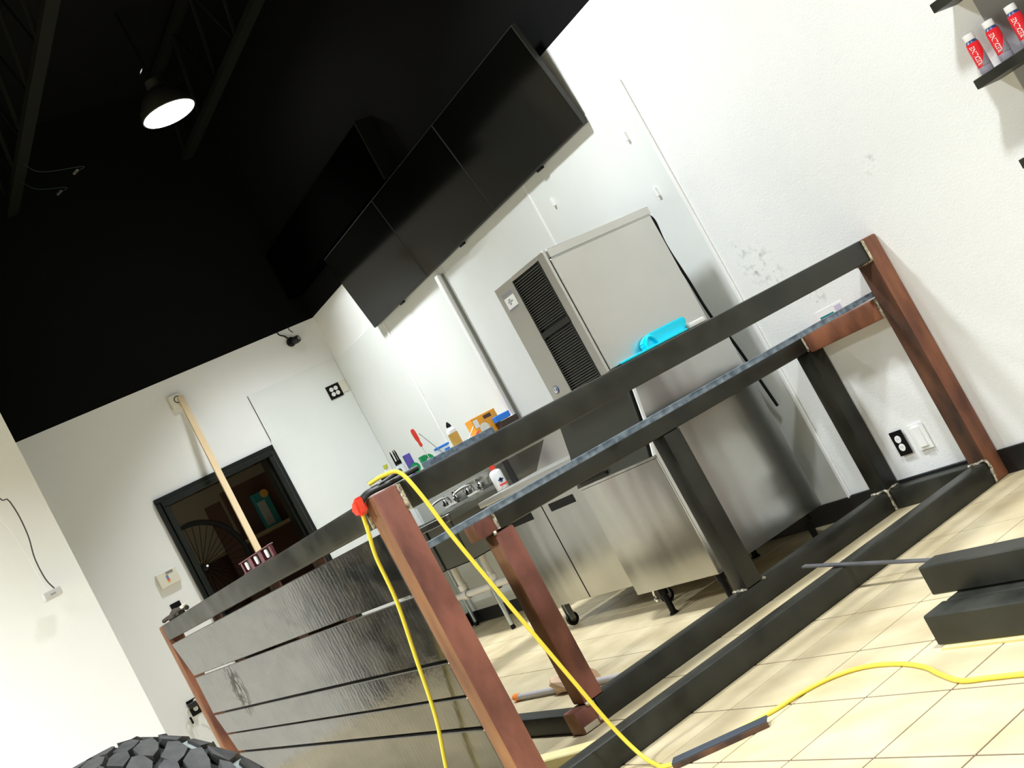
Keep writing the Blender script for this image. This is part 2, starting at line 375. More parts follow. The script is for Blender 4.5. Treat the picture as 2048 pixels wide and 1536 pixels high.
# ------------------------------------------------------------------ ceiling steel, duct, lamps
m_joist = mat('dusty_black_steel', (.0042, .0048, .003), .8)
m_joist.node_tree.nodes['Principled BSDF'].inputs['Specular IOR Level'].default_value = .15
for n_, (a, b_) in enumerate((((-8, -1.68, 4.1), (x1, -1.68, 4.1)), ((-8, -2.9, 4.1), (x1, -2.9, 4.1)), ((-8, -.35, 4.1), (x1, -.35, 4.1)), ((-8, -4.6, 4.1), (x1, -4.6, 4.1)), ((-8, -6.4, 4.1), (x1, -6.4, 4.1)))):
    t = thing('roof_joist', ['black open web roof joist nearest the pendant lamp', 'black roof joist over the floor in front of the bar', 'black roof joist tight against the kitchen wall', 'black roof joist behind the camera', 'black roof joist nearest the front wall'][n_], 'joist', (0, a[1], 4.1))
    x0_, x1_ = -5.0, 5.9
    bm = B(); box(bm, x0_, x1_, a[1] - .04, a[1] + .04, 4.05, 4.09); obj('bottom_chord', bm, m_joist, t)
    bm = B(); box(bm, x0_, x1_, a[1] - .04, a[1] + .04, 4.62, 4.66); obj('top_chord', bm, m_joist, t)
    bm = B(); k = 0; x = x0_
    while x < x1_ - .3:
        tube(bm, [(x, a[1], 4.07), (x + .27, a[1], 4.64)] if k % 2 == 0 else [(x, a[1], 4.64), (x + .27, a[1], 4.07)], .014, 6, smoothpts=False); x += .27; k += 1
    obj('web', bm, m_joist, t)
t = thing('duct', 'black painted rectangular duct above the three wall screens', 'duct', (-4, -.3, 2.9))
bm = B(); box(bm, -5.1, -2.96, -.125, -.001, 2.80, 3.195, .006); obj('duct_body', bm, mat('duct_black', (.0006, .0007, .0005), .9, ior=1.02), t)
bm = B(); box(bm, -2.965, -2.95, -.130, -.001, 2.80, 3.20, .002); obj('flange', bm, m_joist, t)
LABL = ['lit round pendant lamp high in the dark ceiling left of the screens', 'lit pendant lamp above the ice machine', 'lit pendant lamp above the bottle shelves', 'lit pendant lamp above the left window wall',
        'lit pendant lamp above the steel tube stack', 'lit pendant lamp above the camera', 'lit pendant lamp at the back, nearest the windows', 'lit pendant lamp at the back, nearest the right wall']
for i, (x, y, z) in enumerate(LAMPS):
    t = thing('pendant_lamp', LABL[i], 'lamp', (x, y, z), 'pendant lamps')
    bm = B(); lathe(bm, [(.178, -.005), (.185, 0), (.17, .06), (.12, .13), (.055, .18), (.05, .24), (0, .245), (0, .235), (.04, .23), (.045, .175), (.11, .122), (.16, .055), (.17, 0), (.178, -.005)], (x, y, z), 32); obj('shade', bm, mat('shade_black', (.02, .02, .015), .5) if i == 0 else bpy.data.materials['shade_black'], t, smooth=True)
    bm = B(); lathe(bm, [(0, -.006), (.170, -.006), (.170, .008), (0, .010)], (x, y, z), 32); obj('diffuser', bm, m_lamp, t)
    bm = B(); tube(bm, [(x, y, z + .24), (x, y, 4.7)], .008, 8, smoothpts=False); obj('stem', bm, m_black, t)
    if i == 0:
        bm = B(); tube(bm, [(x - .03, y - .04, z + .24), (x - .02, y - .05, z + .30), (x, y - .02, z + .34)], .006, 6); obj('hook', bm, m_chrome, t)
# loose bright splices on the black ceiling steel
for (x, y, z, l) in ((-4.19, -1.40, 3.9, 'small bright wire connector high on the black wall, upper of two'), (-4.45, -1.48, 3.9, 'small bright wire connector high on the black wall, lower of two')):
    t = thing('wire_connector', l, 'connector', (x, y, z))
    bm = B(); obox(bm, (x, y, z), (.05, .012, .012), Matrix.Rotation(.4, 3, 'Z')); obj('body', bm, m_bright, t)
    bm = B(); tube(bm, [(x, y, z), (x + .03, y + .05, z + .01), (x + .02, -1.6, z + .06), (x, -1.68, 4.06)], .002, 5); obj('wire', bm, mat('dark_green', (0, .03, .012), .6), t)

# ------------------------------------------------------------------ the bar frame
H, T, LB, D = 1.067, .0888, 2.3836, .5534
bar = thing('bar_counter', 'welded steel tube bar counter turning a corner, with black planks on its left side', 'bar counter', (0, -LB, 0))
def tubebox(name, a, mats, parent=bar, bev=.009, label=None, pick=None):
    bm = B(); box(bm, *a, bev, 2)
    if pick:
        bm.normal_update()
        for f in bm.faces: f.material_index = pick(f)
    return obj(name, bm, mats, parent, smooth=True, label=label)
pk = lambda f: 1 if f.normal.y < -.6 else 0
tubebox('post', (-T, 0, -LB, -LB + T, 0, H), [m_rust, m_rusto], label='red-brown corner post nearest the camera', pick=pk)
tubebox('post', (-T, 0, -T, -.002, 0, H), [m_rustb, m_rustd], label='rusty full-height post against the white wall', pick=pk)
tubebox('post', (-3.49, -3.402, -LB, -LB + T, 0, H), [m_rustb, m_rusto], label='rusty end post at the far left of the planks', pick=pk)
tubebox('top_rail', (-T + .002, -.001, -LB + T, -T, H - T, H), m_steel, label='dark steel top rail running to the white wall')
tubebox('top_rail', (-3.402, -T, -LB + .001, -LB + T - .001, H - T, H), m_steel, label='grey steel top rail above the planks')
tubebox('bottom_rail', (-T, 0, -LB + T, -T, 0, T), m_steel, label='outer dark steel rail lying on the floor')
tubebox('bottom_rail', (-3.402, -T, -LB + .006, -LB + T, 0, T), m_steel, label='floor rail under the planks')
# inner frame
y1 = -1.774   # near end of the inner steel
tubebox('inner_rail', (-D - T, -D, y1, 0, 0, T), m_steel, label='inner dark steel rail lying on the floor')
tubebox('inner_rail', (-D - T, -D, -1.783, 0, .764, .846), m_steel, label='inner steel rail at mid height')
tubebox('inner_post', (-D - T, -D, -.965, -.965 + T, T, .764), m_steel, label='dark middle post of the inner frame')
tubebox('inner_post', (-D - T, -D, -T, -.001, T, .764), m_steel, label='dark inner post against the white wall')
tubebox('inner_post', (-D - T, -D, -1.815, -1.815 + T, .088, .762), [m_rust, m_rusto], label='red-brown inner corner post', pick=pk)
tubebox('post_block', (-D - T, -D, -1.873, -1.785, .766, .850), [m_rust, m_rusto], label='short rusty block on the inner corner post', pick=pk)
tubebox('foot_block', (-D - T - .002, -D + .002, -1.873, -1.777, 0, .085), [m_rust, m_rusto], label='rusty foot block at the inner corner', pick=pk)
tubebox('inner_rail', (-3.3, -D - T, -1.86, -1.79, .0, .075), m_steel, label='inner floor rail behind the planks')
tubebox('cross_tube', (-D, -T, -.083, -.004, .752, .838), m_rustb, label='rusty cross tube at mid height by the wall')
tubebox('cross_tube', (-D, -T, -.083, -.004, .0, .087), m_steel, label='dark cross tube on the floor by the wall')
bm = B(); box(bm, -.128, -.0895, -LB + T, -.012, .846, .868, .002); obj('shelf_angle', bm, m_steel2, bar, label='blue-grey steel strip between the two rusty posts')
# planks
zs = [(.755, .957), (.536, .745), (.418, .527), (.315, .411), (.095, .305)]
lx = [(-3.40, -3.262), (-3.262, -3.27), (-3.27, -3.2), (-3.2, -3.15), (-3.15, -3.13)]
for i, ((z0, z1), (xt, xb)) in enumerate(zip(zs, lx)):
    bm = B(); prism(bm, [(xt, z1), (xb, z0), (-T - .003, z0), (-T - .003, z1)], -LB + .003, -LB + .024, 'Y')
    bmesh.ops.bevel(bm, geom=list(bm.edges), offset=.003, segments=1, affect='EDGES')
    obj('plank', bm, m_plank, bar)
for (z0, z1) in ((.500, .560), (.395, .440), (.290, .330)):
    bm = B(); box(bm, -3.12, -T - .01, -LB + .026, -LB + .05, z0, z1); obj('gap_blocker', bm, m_dark, bar)  # dark strips added behind the planks to darken the gaps
for x in (-2.55, -1.5, -.9):
    bm = B(); box(bm, x, x + .04, -LB + .051, -LB + T, T, H - T); obj('stud', bm, m_rustd, bar)
# welds
def weld(pts, r=.006):
    bm = B()
    P = spline(pts, 8)
    tube(bm, P, r, 6, smoothpts=False)
    for v in bm.verts: v.co += Vector([random.uniform(-.0018, .0018) for _ in range(3)])
    obj('weld', bm, m_weld, bar, smooth=True)
e = .0015
weld([(e, -T - .002, H - .004), (e, -T - .003, H - T)], .0065); weld([(e, -T - .002, H - T), (-.04, -T - .002, H - T - e), (-T, -T, H - T)], .005)
weld([(e, -LB + T, H - .004), (e, -LB + T, H - T)], .0075); weld([(-T - .002, -LB - e, H - .01), (-T - .002, -LB - e, H - T)], .006)
weld([(e, -T - .003, .004), (e, -T, T), (-.045, -T - .002, T + .002), (-T, -T - .002, T + .002)], .006)
weld([(-D + e, -T, .004), (-D + e, -T - .001, T), (-D - .04, -T - .002, T + .002), (-D - T, -T - .002, T + .002)], .006)
weld([(-D + .002, -T, T + .001), (-D + .003, -.04, T + .003), (-D + .003, -.004, T + .001)], .005)
weld([(-D + .002, -T, .764), (-D + .002, -T, .846)], .006)
weld([(-T - .002, -.085, .84), (-T - .003, -.085, .755)], .006)
weld([(-D - .004, -.968, T + .001), (-D - .04, -.968, T + .002), (-D - T, -.968, T + .001)], .006)
weld([(-D + .002, -.875, T + .004), (-D + .002, -.868, T + .001)], .006)
weld([(-D + e, -1.786, .77), (-D + .002, -1.784, .846)], .007); weld([(-D, -1.815, .764), (-D + .003, -1.806, .763)], .009)
weld([(-D + .002, -1.79, .012), (-D + .003, -1.786, .086)], .006); weld([(-D, -1.815, .086), (-D + .003, -1.80, .088)], .007)
bm = B(); box(bm, -D + .001, -D + .0045, -1.865, -1.80, .004, .026, .001); obj('weld', bm, m_bright, bar)

# ------------------------------------------------------------------ kitchen: ice machine on its bin
im = thing('ice_machine', 'stainless ice machine head with black front grille, set on the bin', 'ice machine', (-1.15, -.5, 1.09))
X0, X1, Y0, Y1, Z0, Z1 = -1.385, -.905, -.81, -.19, 1.092, 1.675
bm = B(); box(bm, X0, X1 - .002, Y0 + .012, Y1, Z0, Z1 - .004, .003); obj('body', bm, m_inox2, im)
bm = B(); box(bm, X1 - .003, X1 + .004, Y0 + .02, Y1 - .004, Z0 + .004, Z1 - .045, .002); box(bm, X1 - .003, X1 + .0055, Y0 + .02, Y0 + .045, Z0 + .004, Z1 - .045, .002); obj('side_panel', bm, m_inox2, im)
bm = B(); box(bm, X0 - .002, X1 + .008, Y0 + .022, Y1 + .004, Z1 - .04, Z1, .003); obj('lid', bm, m_inox2, im)
GX0, GX1 = -1.212, -.958
bm = B(); box(bm, X0, GX0, Y0, Y0 + .014, Z0, Z1, .002); box(bm, GX1, X1 + .003, Y0, Y0 + .016, Z0, Z1, .002); box(bm, GX0, GX1, Y0, Y0 + .014, Z1 - .02, Z1, .001); obj('front_panel', bm, m_inox2, im)
bm = B(); box(bm, GX0, GX1, Y0 + .010, Y0 + .014, Z0, Z1 - .02); gr = obj('grille', bm, m_black, im)
bm = B(); box(bm, GX0, GX0 + .008, Y0 - .002, Y0 + .01, Z0, Z1 - .02); box(bm, GX1 - .008, GX1, Y0 - .002, Y0 + .01, Z0, Z1 - .02); box(bm, GX0, GX1, Y0 - .003, Y0 + .01, 1.360, 1.388); obj('grille_frame', bm, m_dark, gr, world=False)
sl = B(); box(sl, GX0 + .008, GX1 - .008, 0, .008, -.0012, .0012)
bmesh.ops.rotate(sl, cent=(0, .004, 0), matrix=Matrix.Rotation(.35, 3, 'X'), verts=sl.verts)
sme = bpy.data.meshes.new('slat'); sl.to_mesh(sme); sl.free(); sme.materials.append(mat('slat_grey', (.11, .115, .10), .4))
z = Z0 + .01
while z < Z1 - .028:
    if not 1.352 < z < 1.394:
        o = bpy.data.objects.new('slat', sme); COL.objects.link(o); o.parent = gr; o.location = (0, Y0 - .001, z)
    z += .0112
bm = B(); box(bm, -1.345, -1.255, Y0 - .0012, Y0 + .001, 1.553, 1.632, .0004); lb = obj('label_plate', bm, m_white, im, label='white rating label with black header')
bm = B(); box(bm, -1.347, -1.253, Y0 - .002, Y0, 1.616, 1.634); box(bm, -1.345, -1.253, Y0 - .002, Y0, 1.553, 1.560)
for (a, c) in ((1.598, .02), (1.588, .035), (1.578, .018)): box(bm, -1.315 - c / 2 + .01, -1.315 + c, Y0 - .002, Y0, a, a + .004)
obj('label_print', bm, m_greyp, lb, world=False)
bm = B(); lathe(bm, [(0, 0), (.019, 0), (.019, .003), (0, .004)], (-1.32, Y0, 1.142), 24, rot=Matrix.Rotation(PI / 2, 3, 'X')); lg = obj('badge', bm, m_navy, im, label='round blue maker badge')
bm = B(); lathe(bm, [(.012, .0032), (.0155, .0045), (.0155, .0032)], (-1.32, Y0, 1.142), 24, rot=Matrix.Rotation(PI / 2, 3, 'X')); box(bm, -1.3225, -1.3175, Y0 - .0052, Y0 - .003, 1.133, 1.152); box(bm, -1.3265, -1.3165, Y0 - .0052, Y0 - .003, 1.131, 1.135); obj('badge_print', bm, m_txt, lg, world=False)
bm = B(); box(bm, X1 + .001, X1 + .0065, Y0 + .0225, Y0 + .027, Z1 - .043, Z1 - .012); obj('latch', bm, m_black, im)
bm = B(); tube(bm, [(X1 - .03, Y1 + .01, 1.64), (X1 - .03, Y1 + .03, 1.60), (X1 - .03, Y1 + .02, 1.48), (X1 - .03, Y1 + .035, 1.3), (X1 - .03, Y1 + .05, 1.1), (X1 - .04, Y1 + .10, .95), (-.95, -.04, .6)], .007, 8); obj('power_cord', bm, m_black, im)

bi = thing('ice_bin', 'stainless ice storage bin with sloped dark door under the ice machine', 'ice bin', (-1.2, -.5, 0))
A0, A1 = -1.52, -.862
prof = [(-.82, .137), (-.17, .137), (-.17, 1.09), (-.725, 1.09), (-.751, .98), (-.777, .846), (-.822, .70)]
bm = B(); prism(bm, prof, A0, A1, 'X'); obj('body', bm, m_inox, bi)
bm = B(); box(bm, A0 + .002, A1 - .003, -.830, -.818, .137, .682, .002); obj('front_panel', bm, m_inox, bi)
def sl_pt(z, off):    # sloping door line
    y = -.822 + (.725 - .822) * 0
    if z < .846: t_ = (z - .70) / .146; y = -.822 + t_ * .045
    elif z < .98: t_ = (z - .846) / .134; y = -.777 + t_ * .026
    else: t_ = (z - .98) / .11; y = -.751 + t_ * .026
    return y - off
zz = [.695, .846, .98, 1.085]
bm = B(); prism(bm, [(sl_pt(q, .022), q) for q in zz] + [(sl_pt(q, .002), q) for q in zz[::-1]], A0 + .01, A1 - .022, 'X'); dr = obj('door', bm, m_olive, bi)
bm = B(); prism(bm, [(sl_pt(q, .013), q) for q in zz] + [(sl_pt(q, .0), q) for q in zz[::-1]], A1 - .020, A1 - .008, 'X'); obj('door_gasket', bm, m_black, bi)
bm = B(); prism(bm, [(sl_pt(q, .014), q) for q in zz] + [(sl_pt(q, .0), q) for q in zz[::-1]], A1 - .006, A1 + .002, 'X'); obj('door_trim', bm, m_white, bi)
bm = B(); box(bm, A0 + .05, A0 + .30, -.852, -.838, .705, .725, .004); obj('handle', bm, m_black, dr, world=False)
for (x, y) in ((-1.387, -.784), (-.93, -.784), (-1.387, -.23), (-.93, -.23)):
    bm = B(); lathe(bm, [(.022, 0), (.022, .006), (.015, .012), (.015, .09), (.022, .095), (.024, .138)], (x, y, 0), 16); obj('leg', bm, m_black, bi, smooth=True)
bm = B(); tube(bm, [(-1.43, -.80, .135), (-1.44, -.80, .11), (-1.435, -.80, .09)], .006, 8); lathe(bm, [(.009, 0), (.012, .01), (.009, .018)], (-1.437, -.80, .078), 10); obj('drain_valve', bm, m_chrome, bi)

# two-door prep fridge
fr = thing('prep_fridge', 'two-door stainless worktop fridge left of the ice bin', 'fridge', (-2.15, -.4, 0))
F0, F1, FY = -2.74, -1.545, -.70
bm = B(); box(bm, F0, F1, FY + .022, -.06, .145, .80, .004); obj('body', bm, m_inox, fr)
bm = B(); box(bm, F0 - .01, F1 + .01, FY - .015, -.05, .80, .832, .004); obj('worktop', bm, m_inox2, fr)
for (a, c) in ((F0 + .006, -2.158), (-2.146, F1 - .006)):
    bm = B()
    cx = (a + c) / 2 - .02
    prism(bm, [(a, .15), (c, .15), (c, .792), (a, .792), (a, .685), (a + .17, .685), (a + .17, .632), (a + .17, .632)][:4], FY, FY + .02, 'Y')
    dd = obj('door', bm, m_inox, fr)
    h0 = a + .19 if a < -2.5 else a + .065
    bm = B(); box(bm, h0, h0 + .26, FY - .002, FY + .012, .630, .672, .001); hd = obj('handle', bm, m_black, dd, world=False, label='recessed black pull')
for (x, y) in ((-2.62, -.60), (-1.66, -.60), (-2.62, -.12), (-1.66, -.12)):
    bm = B(); box(bm, x - .03, x + .03, y - .03, y + .03, .135, .147); box(bm, x - .018, x - .012, y - .02, y + .015, .035, .137); box(bm, x + .012, x + .018, y - .02, y + .015, .035, .137)
    cs = obj('caster', bm, m_galv, fr)
    bm = B(); lathe(bm, [(0, -.011), (.034, -.011), (.038, -.006), (.038, .006), (.034, .011), (0, .011)], (x, y, .038), 20, 'X'); obj('wheel', bm, m_black, cs, world=False, smooth=True)
    bm = B(); lathe(bm, [(0, .0115), (.018, .0125), (.018, .011)], (x, y, .038), 16, 'X'); obj('hub', bm, m_chrome, cs, world=False)

# stainless splash standing at the back of the fridge top
sp = thing('splash_guard', 'bare stainless splash panel with a slanted edge, standing on the fridge top', 'panel', (-2.2, -.3, .832))
bm = B(); prism(bm, [(-3.02 + .3, .833), (-1.60, .833), (-1.60, 1.02), (-2.40, 1.02)], -.30, -.292, 'Y'); obj('sheet', bm, m_inox2, sp)
bm = B(); box(bm, -2.19, -1.95, -.312, -.30, .895, .905, .002); lathe(bm, [(0, 0), (.012, 0), (.012, .012), (0, .014)], (-2.08, -.301, .876), 12, rot=Matrix.Rotation(PI / 2, 3, 'X')); obj('catch', bm, m_chrome, sp)
bs = thing('back_splash', 'brushed stainless back splash against the wall panels behind the sink', 'panel', (-3.4, -.02, .8))
bm = B(); box(bm, -5.05, -1.6, -.026, -.012, .74, .985, .002); obj('sheet', bm, m_inox, bs)
bm = B(); box(bm, -5.05, -1.6, -.045, -.026, .97, .99, .002); obj('rolled_edge', bm, m_inox2, bs)
bm = B(); box(bm, -2.67, -2.62, -.065, -.0455, .93, .99, .003); obj('socket_box', bm, m_white, bs)

# three-basin bar sink
sk = thing('bar_sink', 'three-basin stainless bar sink on round legs by the far corner', 'sink', (-4.3, -.25, 0))
SX0, SX1 = -5.06, -3.72
bm = B(); box(bm, SX0, SX1, -.47, -.44, .80, .845, .004); box(bm, SX0, SX1, -.075, -.046, .80, .845, .003); box(bm, SX0, SX0 + .04, -.44, -.075, .80, .845); box(bm, SX1 - .04, SX1, -.44, -.075, .80, .845)
for i in (1, 2): x = SX0 + (SX1 - SX0) * i / 3; box(bm, x - .02, x + .02, -.44, -.075, .80, .845)
obj('rim', bm, m_inox, sk)
for i in range(3):
    a = SX0 + .04 + i * (SX1 - SX0 - .04) / 3; c = a + (SX1 - SX0) / 3 - .045
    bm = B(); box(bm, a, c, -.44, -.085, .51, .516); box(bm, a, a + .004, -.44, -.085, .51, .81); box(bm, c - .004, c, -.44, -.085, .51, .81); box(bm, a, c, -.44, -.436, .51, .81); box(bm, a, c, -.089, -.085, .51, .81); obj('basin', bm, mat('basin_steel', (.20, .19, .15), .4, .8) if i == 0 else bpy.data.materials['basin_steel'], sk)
for (x, y) in ((-5.0, -.06), (-3.80, -.38), (-5.0, -.42), (-3.80, -.08)):
    bm = B(); tube(bm, [(x, y, .03), (x, y, .60)], .015, 14, smoothpts=False); tube(bm, [(x, y, .60), (x, y, .80)], .019, 14, smoothpts=False)
    lg = obj('leg', bm, m_galv, sk, smooth=True)
    bm = B(); lathe(bm, [(.014, 0), (.018, .01), (.012, .035)], (x, y, 0), 14); obj('foot', bm, m_black, lg, world=False)
for x in (-4.35, -3.95):
    bm = B(); box(bm, x - .11, x + .11, -.10, -.072, .865, .89, .006)
    for s in (-.1, .1): lathe(bm, [(.018, 0), (.022, .02), (.016, .03), (.01, .05), (.022, .055), (.02, .07), (0, .075)], (x + s, -.086, .885), 12)
    tube(bm, [(x, -.09, .88), (x, -.095, .93), (x, -.15, .945), (x, -.23, .935), (x, -.25, .905)], .009, 10)
    obj('faucet', bm, m_chrome, sk, smooth=True)
bm = B()
tube(bm, [(-4.95, -.22, .27), (-3.35, -.22, .285)], .026, 14, smoothpts=False)
for x in (-4.55, -4.06, -3.62):
    tube(bm, [(x, -.22, .28), (x, -.22, .51)], .024, 14, smoothpts=False)
    lathe(bm, [(.032, -.04), (.036, -.03), (.036, .03), (.032, .04)], (x, -.22, .275), 14, 'X'); lathe(bm, [(.034, 0), (.034, .03)], (x, -.22, .48), 14); lathe(bm, [(.034, .31), (.034, .35)], (x, -.22, 0), 14)
obj('drain_pipe', bm, m_pvc, sk, smooth=True)

# steel work shelf standing out from the wall, with clutter
ws = thing('work_shelf', 'narrow steel shelf frame standing out from the wall behind the bar, crowded with small items', 'shelf', (-3.12, -.6, 0))
SZ = 1.15
bm = B(); box(bm, -3.32, -3.055, -1.09, -.02, SZ - .009, SZ, .001); obj('shelf_board', bm, m_white, ws)
bm = B(); box(bm, -3.12, -3.08, -1.07, -.02, SZ - .05, SZ - .009, .003); box(bm, -3.31, -3.27, -1.07, -.02, SZ - .05, SZ - .009, .003); obj('side_rail', bm, m_steel, ws)
for x in (-3.10, -3.29):
    for y in (-1.05, -.04):
        if y > -.5: bm = B(); prism(bm, [(-.02, SZ - .05), (-.02, SZ - .14), (-.14, SZ - .05)], x - .004, x + .004, 'X'); obj('bracket', bm, m_steel, ws)
        else: bm = B(); box(bm, x - .018, x + .018, y - .018, y + .018, 0, SZ - .05, .003); obj('leg', bm, m_steel, ws)
def at(y, zc=0): return (-3.115, y, SZ)
t = tag(obj('steel_channel', (lambda bm: (box(bm, -3.085, -3.062, -.745, -.225, SZ + .0, SZ + .036, .002), bm)[1])(B()), m_steel2), 'short blue-grey steel channel along the front edge of the work shelf', 'steel tube')
def lying(name, label, cat, parts, loc):
    t = thing(name, label, cat, loc)
    for (n_, bm, m_) in parts: obj(n_, bm, m_, t, smooth=True)
    return t
def bottle(name, label, cat, x, y, z, r, h, body, cap, capm, label_m=None, neck=.35, tip=False):
    t = thing(name, label, cat, (x, y, z))
    bm = B(); lathe(bm, [(0, 0), (r * .95, 0), (r, .004), (r, h * .68), (r * .8, h * .76), (r * neck, h * .82), (r * neck, h * .86), (0, h * .86)], (x, y, z), 18); obj('body', bm, body, t, smooth=True)
    bm = B()
    lathe(bm, [(0, h * .83), (r * cap, h * .83), (r * (cap if not tip else cap), h * .88), (r * (cap if not tip else .15), h), (0, h)], (x, y, z), 14); obj('cap', bm, capm, t, smooth=True)
    if label_m:
        bm = B(); lathe(bm, [(r * 1.01, h * .15), (r * 1.015, h * .16), (r * 1.015, h * .6), (r * 1.01, h * .61)], (x, y, z), 18); obj('label_band', bm, label_m, t, smooth=True)
    return t
bottle('glue_bottle', 'white glue bottle with amber label and black pointed cap on the work shelf', 'bottle', -3.14, -.445, SZ, .031, .185, m_white, .5, m_black, m_amber, .4, True)
t = thing('glove_box', 'orange cardboard box standing on the work shelf', 'box', (-3.15, -.21, SZ))
bm = B(); box(bm, -3.22, -3.13, -.30, -.12, SZ, SZ + .135, .002); obj('carton', bm, m_orange, t)
bm = B(); box(bm, -3.131, -3.128, -.215, -.16, SZ + .10, SZ + .122); obj('printed_band', bm, m_brown, t)
bm = B(); box(bm, -3.131, -3.1285, -.295, -.262, SZ + .07, SZ + .12); obj('printed_patch', bm, m_white, t)
bm = B(); lathe(bm, [(0, 0), (.03, .0), (.035, .008), (.02, .014), (0, .014)], (-3.131, -.24, SZ + .05), 12, rot=Matrix.Rotation(PI / 2, 3, 'Y')); obj('printed_hand', bm, m_cream, t)
t = thing('cup', 'white paper cup on its own at the near end of the work shelf', 'cup', (-3.15, -1.03, SZ))
bm = B(); lathe(bm, [(0, 0), (.026, 0), (.036, .085), (.038, .088), (.034, .088), (.024, .004), (0, .004)], (-3.15, -1.03, SZ), 18); obj('cup_wall', bm, m_white, t, smooth=True)
t = thing('screwdriver', 'screwdriver with a red handle standing handle up in the green tape roll', 'screwdriver', (-3.14, -.66, SZ))
R_ = Matrix.Rotation(.06, 3, 'X')
bm = B(); lathe(bm, [(0, .125), (.008, .125), (.010, .14), (.008, .155), (.013, .175), (.014, .22), (.010, .24), (0, .243)], (-3.14, -.655, SZ), 12, rot=R_); obj('handle', bm, m_red, t, smooth=True)
bm = B(); tube(bm, [(-3.14, -.655, SZ + .002), Vector((-3.14, -.655, SZ)) + R_ @ Vector((0, 0, .13))], .003, 8, smoothpts=False); obj('shaft', bm, m_chrome, t)
tag(obj('metal_rod', (lambda bm: (tube(bm, [(-3.12, -.555, SZ + .001), (-3.14, -.64, SZ + .20)], .003, 8, smoothpts=False), bm)[1])(B()), m_galv), 'thin grey rod leaning beside the red screwdriver', 'rod')
t = thing('tape_roll', 'green roll standing on edge below the red screwdriver', 'tape', (-3.13, -.66, SZ))
bm = B(); lathe(bm, [(.016, -.02), (.036, -.02), (.036, .02), (.016, .02), (.016, -.02)], (-3.2, -.64, SZ + .036), 20, 'X'); obj('roll', bm, m_green, t, smooth=True)
bm = B(); lathe(bm, [(0, 0), (.022, 0), (.022, .07), (.024, .075), (0, .075)], (-3.15, -.69, SZ), 18); o = obj('spool', bm, m_green, t, smooth=True)
t = thing('green_lid', 'round green lid leaning low at the near end of the steel channel', 'lid', (-3.1, -.77, SZ)); bm = B(); lathe(bm, [(0, -.004), (.03, -.004), (.03, .004), (0, .004)], (-3.10, -.78, SZ + .03), 20, 'X'); obj('disc', bm, m_green, t)
t = thing('blister_pack', 'clear pack with a blue top strip on the work shelf', 'package', (-3.14, -.52, SZ))
bm = B(); box(bm, -3.15, -3.13, -.60, -.505, SZ, SZ + .065, .003); obj('pack', bm, m_clear, t); bm = B(); box(bm, -3.152, -3.128, -.60, -.50, SZ + .065, SZ + .078, .002); obj('top_strip', bm, m_blue, t)
bm = B(); box(bm, -3.1295, -3.128, -.545, -.51, SZ + .02, SZ + .05); obj('print', bm, m_blue, t)
t = thing('blue_block', 'bright blue sponge block at the wall end of the work shelf', 'sponge', (-3.09, -.13, SZ + .02)); bm = B(); obox(bm, (-3.09, -.125, SZ + .062), (.05, .105, .038), Matrix.Rotation(.0, 3, 'X'), .004); obj('block', bm, m_blue, t)
bm = B(); box(bm, -3.12, -3.07, -.17, -.03, SZ, SZ + .040, .003); tag(obj('brown_tray', bm, mat('dark_brown', (.04, .02, .012), .6)), 'dark brown tray under the blue sponge block', 'tray')
t = thing('cutter', 'red-handled cutter lying between glue bottle and orange box', 'cutter', (-3.1, -.36, SZ)); bm = B(); tube(bm, [(-3.11, -.40, SZ + .006), (-3.11, -.34, SZ + .03), (-3.11, -.30, SZ + .05)], .006, 8); obj('handle', bm, m_red, t); bm = B(); tube(bm, [(-3.12, -.41, SZ + .01), (-3.12, -.31, SZ + .09)], .003, 6, smoothpts=False); obj('blade', bm, m_galv, t)
t = thing('purple_carton', 'slim purple carton beside the clear jar on the work shelf', 'box', (-3.12, -.775, SZ))
bm = B(); box(bm, -3.14, -3.11, -.805, -.765, SZ, SZ + .125, .002); obj('carton', bm, m_purple, t)
bm = B(); box(bm, -3.111, -3.109, -.80, -.77, SZ + .01, SZ + .035); obj('print', bm, m_white, t)
bottle('marker_jar', 'clear jar holding upright black pens on the work shelf', 'jar', -3.14, -.845, SZ, .026, .115, m_clear, .8, m_black)
for k_, (dx, dy) in enumerate(((-.01, -.012), (.006, .0), (.002, .014))):
    t = thing('pen', ['black pen in the clear jar, nearest the white cup', 'black pen in the middle of the clear jar', 'black pen in the clear jar, nearest the purple tube'][k_], 'pen', (-3.14 + dx, -.845 + dy, SZ + .09), 'pens in the clear jar')
    bm = B(); lathe(bm, [(.005, .09), (.005, .16), (.002, .18), (0, .181)], (-3.14 + dx, -.845 + dy, SZ), 8); obj('barrel', bm, m_black, t)
bottle('white_bottle', 'small white bottle with yellow-green cap behind the pens', 'bottle', -3.20, -.90, SZ, .02, .13, m_white, .7, mat('lime', (.6, .65, .05), .4), None)
t = thing('battery_pack', 'squat black power pack beside the white cup', 'battery', (-3.13, -.94, SZ)); bm = B(); box(bm, -3.16, -3.10, -.975, -.905, SZ, SZ + .035, .004); obj('base', bm, m_white, t); bm = B(); box(bm, -3.165, -3.095, -.98, -.90, SZ + .035, SZ + .078, .006); obj('pack', bm, m_black, t)

